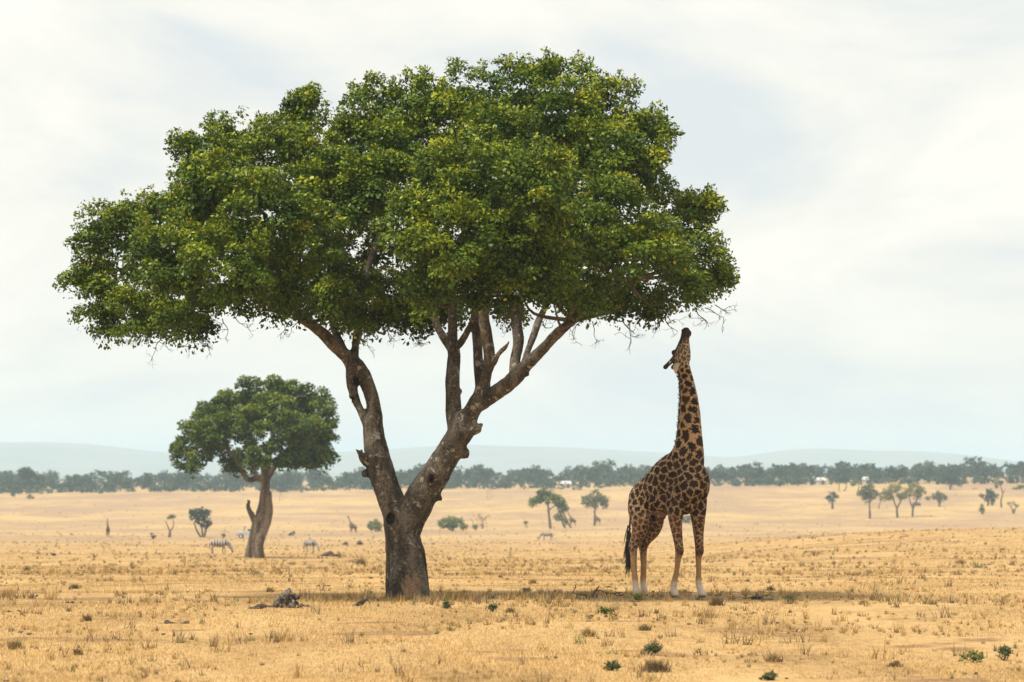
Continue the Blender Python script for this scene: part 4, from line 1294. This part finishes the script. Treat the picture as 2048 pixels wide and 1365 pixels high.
# short turf
def turf(n, d0, d1, power, hlo, hhi, w0, w1):
    x, d = scatter(r, n, d0, d1, power)
    cn = cover_noise(x, d)
    cn2 = fbm(np.stack([x * 2.2, d * .9, np.zeros(n)], 1), 12, 3)
    keep = r.random(n) < sstep(-.95, .0, cn + .35 * cn2) * (1 - .72 * soil_mask(x, d))
    x, d, cn, cn2 = x[keep], d[keep], cn[keep], cn2[keep]
    n = len(x)
    P = np.stack([x, d, ground(x, d) - .005], 1)
    strip = np.exp(-((d - 80.5) / 4.5) ** 2)
    H = r.uniform(hlo, hhi, n) * (1 + .7 * np.clip(cn + .5 * cn2, -.6, 1.2)) * (1 + .9 * strip)
    ci = PAL[np.clip((r.random(n) * 4).astype(int), 0, 3)]
    ci = ci * np.clip(1 + .22 * cn2 + .10 * cn + r.normal(0, .10, n), .4, 1.4)[:, None]
    br_ = (r.random(n) < .10 + .14 * strip + .16 * sstep(.2, .9, -cn2))
    ci[br_] = PAL[4 + (r.random(br_.sum()) < .35)] * r.uniform(.6, 1.1, (br_.sum(), 1))
    v, c = blades(P, H, (w0 + w1 * d) * r.uniform(.6, 1.2, n), r.uniform(.2, 1.1, n), np.clip(ci, .02, .8), r)
    VV.append(v); CC.append(c)
turf(490000, 40, 160, 0.6, .012, .055, .005, .00008)
turf(260000, 150, 700, 0.2, .03, .10, .004, .00010)
# tufts
def tuft_field(m, d0, d1, power, hlo, hhi, seed, dark=.25, width=1.0, nb=(9, 20), band=None):
    r = rngof(seed)
    x, d = scatter(r, m, d0, d1, power)
    if band is not None:
        d = np.clip(r.normal(band[0], band[1], m), d0, d1)
        x = r.uniform(-1, 1, m) * (0.145 * d + 3)
    cn = cover_noise(x + 40, d)
    cl = fbm(np.stack([x * .5, d * .22, np.zeros(m)], 1), seed, 2)
    keep = r.random(m) < sstep(-.3, .8, cn * .6 + cl) * .95 + .05
    x, d = x[keep], d[keep]
    m = len(x)
    k = r.integers(nb[0], nb[1], m)
    idx = np.repeat(np.arange(m), k)
    h = r.uniform(hlo, hhi, m) * (1 + .5 * (r.random(m) < .1))
    sp = h * r.uniform(.25, .6, m)
    q = r.normal(size=(len(idx), 2)) * .5 * sp[idx, None]
    px_, py_ = x[idx] + q[:, 0], d[idx] + q[:, 1]
    P = np.stack([px_, py_, ground(px_, py_) - .01], 1)
    kind = r.random(m)
    base_c = np.where((kind < dark)[:, None], np.array([.21, .145, .075]), PAL[(r.random(m) * 4).astype(int)] * .93)
    base_c = np.where((kind > .94)[:, None], np.array([.20, .19, .06]), base_c)
    c0 = base_c[idx] * r.uniform(.7, 1.2, (len(idx), 1))
    v, c = blades(P, h[idx] * r.uniform(.5, 1.1, len(idx)), (.008 + .00012 * d[idx]) * width, r.uniform(.1, .75, len(idx)), c0, r)
    VV.append(v); CC.append(c)
tuft_field(8500, 42, 150, .3, .04, .12, 51, .2)
tuft_field(1300, 42, 140, .3, .12, .26, 52, .55)
tuft_field(2600, 72, 92, 0, .10, .24, 53, .30, band=(80.5, 2.6))
tuft_field(11000, 130, 620, .1, .08, .22, 54, .30, 1.2)
tuft_field(420, 150, 620, .1, .2, .40, 55, .7, 1.3)
tuft_field(5000, 560, 1500, .3, .12, .34, 56, .2, 1.6, (7, 12))
go = link('dry_grass', raw_mesh('dry_grass', np.concatenate(VV), 3, {'col': np.concatenate(CC)}), M['grass'])
tag(go, 'short dry golden grass covering the whole plain', 'grass', None, 'stuff')

# scattered clods and dung, too small to tell apart
rc = rngof(71)
bmc = bmesh.new()
xc, dc = scatter(rc, 90, 46, 260, .2)
for a_, b_ in zip(xc, dc):
    for _ in range(rc.integers(1, 4)):
        ax, ay = a_ + rc.normal() * .15, b_ + rc.normal() * .25
        w_ = rc.uniform(.012, .032) * (1 + b_ / 250)
        mm = bmesh.ops.create_icosphere(bmc, subdivisions=1, radius=1)
        g_ = float(ground(ax, ay))
        for v_ in mm['verts']:
            k_ = rc.uniform(.75, 1.25)
            v_.co = Vector((ax + v_.co.x * w_ * k_ * 1.3, ay + v_.co.y * w_ * k_, g_ + .02 + v_.co.z * w_ * .6 * k_))
tag(link('dung_and_clods', bm_mesh('dung_and_clods', bmc), M['earth']), 'dark clods and dung strewn thinly over the grass', 'clods', None, 'stuff')

# tufts and green plants that stand out one by one
def tuft(px, py, wpx, hpx, cols_, label, seed, name='grass_tuft', cat='grass tuft', n=170, group='tufts standing out of the short grass'):
    p = land(px, py)
    k = F / p[1]
    r = rngof(seed)
    n = int(n * max(1.0, wpx / 34))
    w, h = wpx / k / 2, hpx / k
    q = r.normal(size=(n, 2)) * .32 * w
    P = np.stack([q[:, 0], q[:, 1], np.full(n, -.015)], 1)
    hh = h * r.uniform(.45, 1.05, n) * np.exp(-.4 * (np.linalg.norm(q, axis=1) / w) ** 2)
    c0 = np.array(cols_)[r.integers(0, len(cols_), n)] * r.uniform(.65, 1.2, (n, 1))
    v, c = blades(P, hh, .012 + r.random(n) * .012, r.uniform(.1, .7, n), c0, r)
    o = link(name, raw_mesh(name, v, 3, {'col': c}), M['grass'], None, p)
    tag(o, label, cat, group)
BRN = [(.17, .11, .055), (.24, .16, .08), (.11, .075, .045)]
OLV = [(.22, .17, .07), (.30, .22, .09), (.16, .14, .05)]
GLD = [(.40, .27, .10), (.34, .22, .085), (.24, .16, .07)]
for i, (px, py, w_, h_, c_, lab) in enumerate([
    (1177, 1274, 40, 24, GLD, 'brownish grass tuft low in the picture between trunk and giraffe'),
    (1290, 1262, 32, 18, OLV, 'olive grass tuft in pale grass below the giraffe'),
    (1433, 1212, 44, 24, BRN, 'dark brown spiky tuft beside the giraffe front hoof'),
    (1310, 1345, 84, 32, BRN, 'wide grey brown tuft just below the round green bush'),
    (30, 1300, 40, 26, OLV, 'olive tuft closest to the left edge at the bottom'),
    (155, 1311, 26, 18, BRN, 'brown tuft at lower left, right of the olive one'),
    (174, 1243, 22, 18, BRN, 'small brown tuft in tall pale grass at left'),
    (722, 1130, 30, 26, BRN, 'dark pointed tuft standing left of the big trunk'),
    (53, 1143, 18, 15, BRN, 'dark tuft on the open slope near the left edge'),
    (1066, 1168, 22, 14, GLD, 'rounded golden tuft in open grass right of big trunk'),
    (1578, 1205, 30, 18, OLV, 'olive tuft right of the low fallen branch'),
    (1728, 1210, 26, 12, OLV, 'flat olive tuft in open ground on the right'),
    (1540, 1182, 24, 14, BRN, 'brown tuft behind the low fallen branch'),
    (1547, 1325, 44, 24, GLD, 'golden tuft at the bottom right of the round green bush'),
    (1020, 1227, 26, 16, OLV, 'olive tuft right of the small green plant below crown'),
    (1790, 1335, 40, 16, BRN, 'low brown tuft at the bottom, left of the right hand green bush'),
    (1920, 1128, 26, 14, GLD, 'yellowish tuft on the slope at far right'),
    (150, 1178, 26, 14, BRN, 'dark tuft on bare soil patch at left'),
    (540, 1185, 28, 14, GLD, 'golden tuft behind the grey stump')]):
    tuft(px, py, w_, h_, c_, lab, 300 + i)

def green_plant(px, py, w_, h_, label, seed, mat='leaf_bright', cat='bush', name='green_bush'):
    p = land(px, py)
    k = F / p[1]
    R = w_ / k / 2
    hh = h_ / k
    root = empty(name, p)
    tag(root, label, cat, 'small green bushes in the grass')
    r = rngof(seed)
    lobes = [(p[0] + r.normal() * R * .35, p[1] + r.normal() * R * .3, p[2] + hh * r.uniform(.35, .62), max(.05, R * r.uniform(.35, .55))) for _ in range(7)]
    f = foliage('foliage', lobes, .07, 14, .055, M[mat], seed, root, cover=1.1, fill=.3, asp=.4, origin=p)
    f['kind'] = 'stuff'
    b = bmesh.new()
    for _ in range(6):
        twig_tree(b, (0, 0, -.02), (r.normal() * .6, r.normal() * .5, 1), hh * .8, .006, r, 1)
    link('stem', bm_mesh('stem', b), M['twig'], root)
green_plant(1303, 1312, 46, 26, 'round dark green bush low in the picture below the giraffe', 401, 'leaf_olive')
green_plant(1946, 1326, 38, 22, 'round bright green bush near the bottom right corner', 402, 'leaf_bright')
green_plant(2010, 1322, 30, 34, 'upright thin green plant right of the bright green bush', 403, 'leaf_olive')
green_plant(985, 1225, 24, 20, 'small green plant in tall grass right of big trunk', 404, 'leaf_olive')
green_plant(893, 1218, 22, 14, 'small olive plant close to the big trunk base', 405, 'leaf_olive')
green_plant(1211, 1231, 24, 14, 'small dark green plant in the grass below the dead branch', 406, 'leaf_far')
green_plant(1275, 1205, 12, 18, 'tiny green plant right at the giraffe hind hooves', 407)
green_plant(1224, 1342, 20, 14, 'small yellow green plant left of the wide brown tuft', 408, 'leaf_olive')
green_plant(1054, 1190, 14, 16, 'thin green plant left of the forked dead branch', 409, 'leaf_olive')
green_plant(1578, 1205, 22, 16, 'grey green plant right of the low fallen branch', 410, 'leaf_olive')
green_plant(1540, 1362, 24, 12, 'small green plant cut by the bottom edge right of centre', 411, 'leaf_olive')

# ------------------------------------------------------------------ haze
bmh = bmesh.new()
box(bmh, (0, 8050, 48), (18000, 17200, 128))
hz = link('haze', bm_mesh('haze', bmh))
hz['kind'] = 'stuff'
tag(hz, 'thin blue haze hanging over the whole plain and the far hills', 'haze')
hm2, ht2, ho2 = new_mat('haze_air')
pv = N(ht2, 'ShaderNodeVolumePrincipled')
pv.inputs['Color'].default_value = (0.60, 0.80, 0.96, 1)
pv.inputs['Density'].default_value = 1.4e-4
pv.inputs['Anisotropy'].default_value = 0.0
ht2.links.new(pv.outputs[0], ho2.inputs['Volume'])
hz.data.materials.append(hm2)
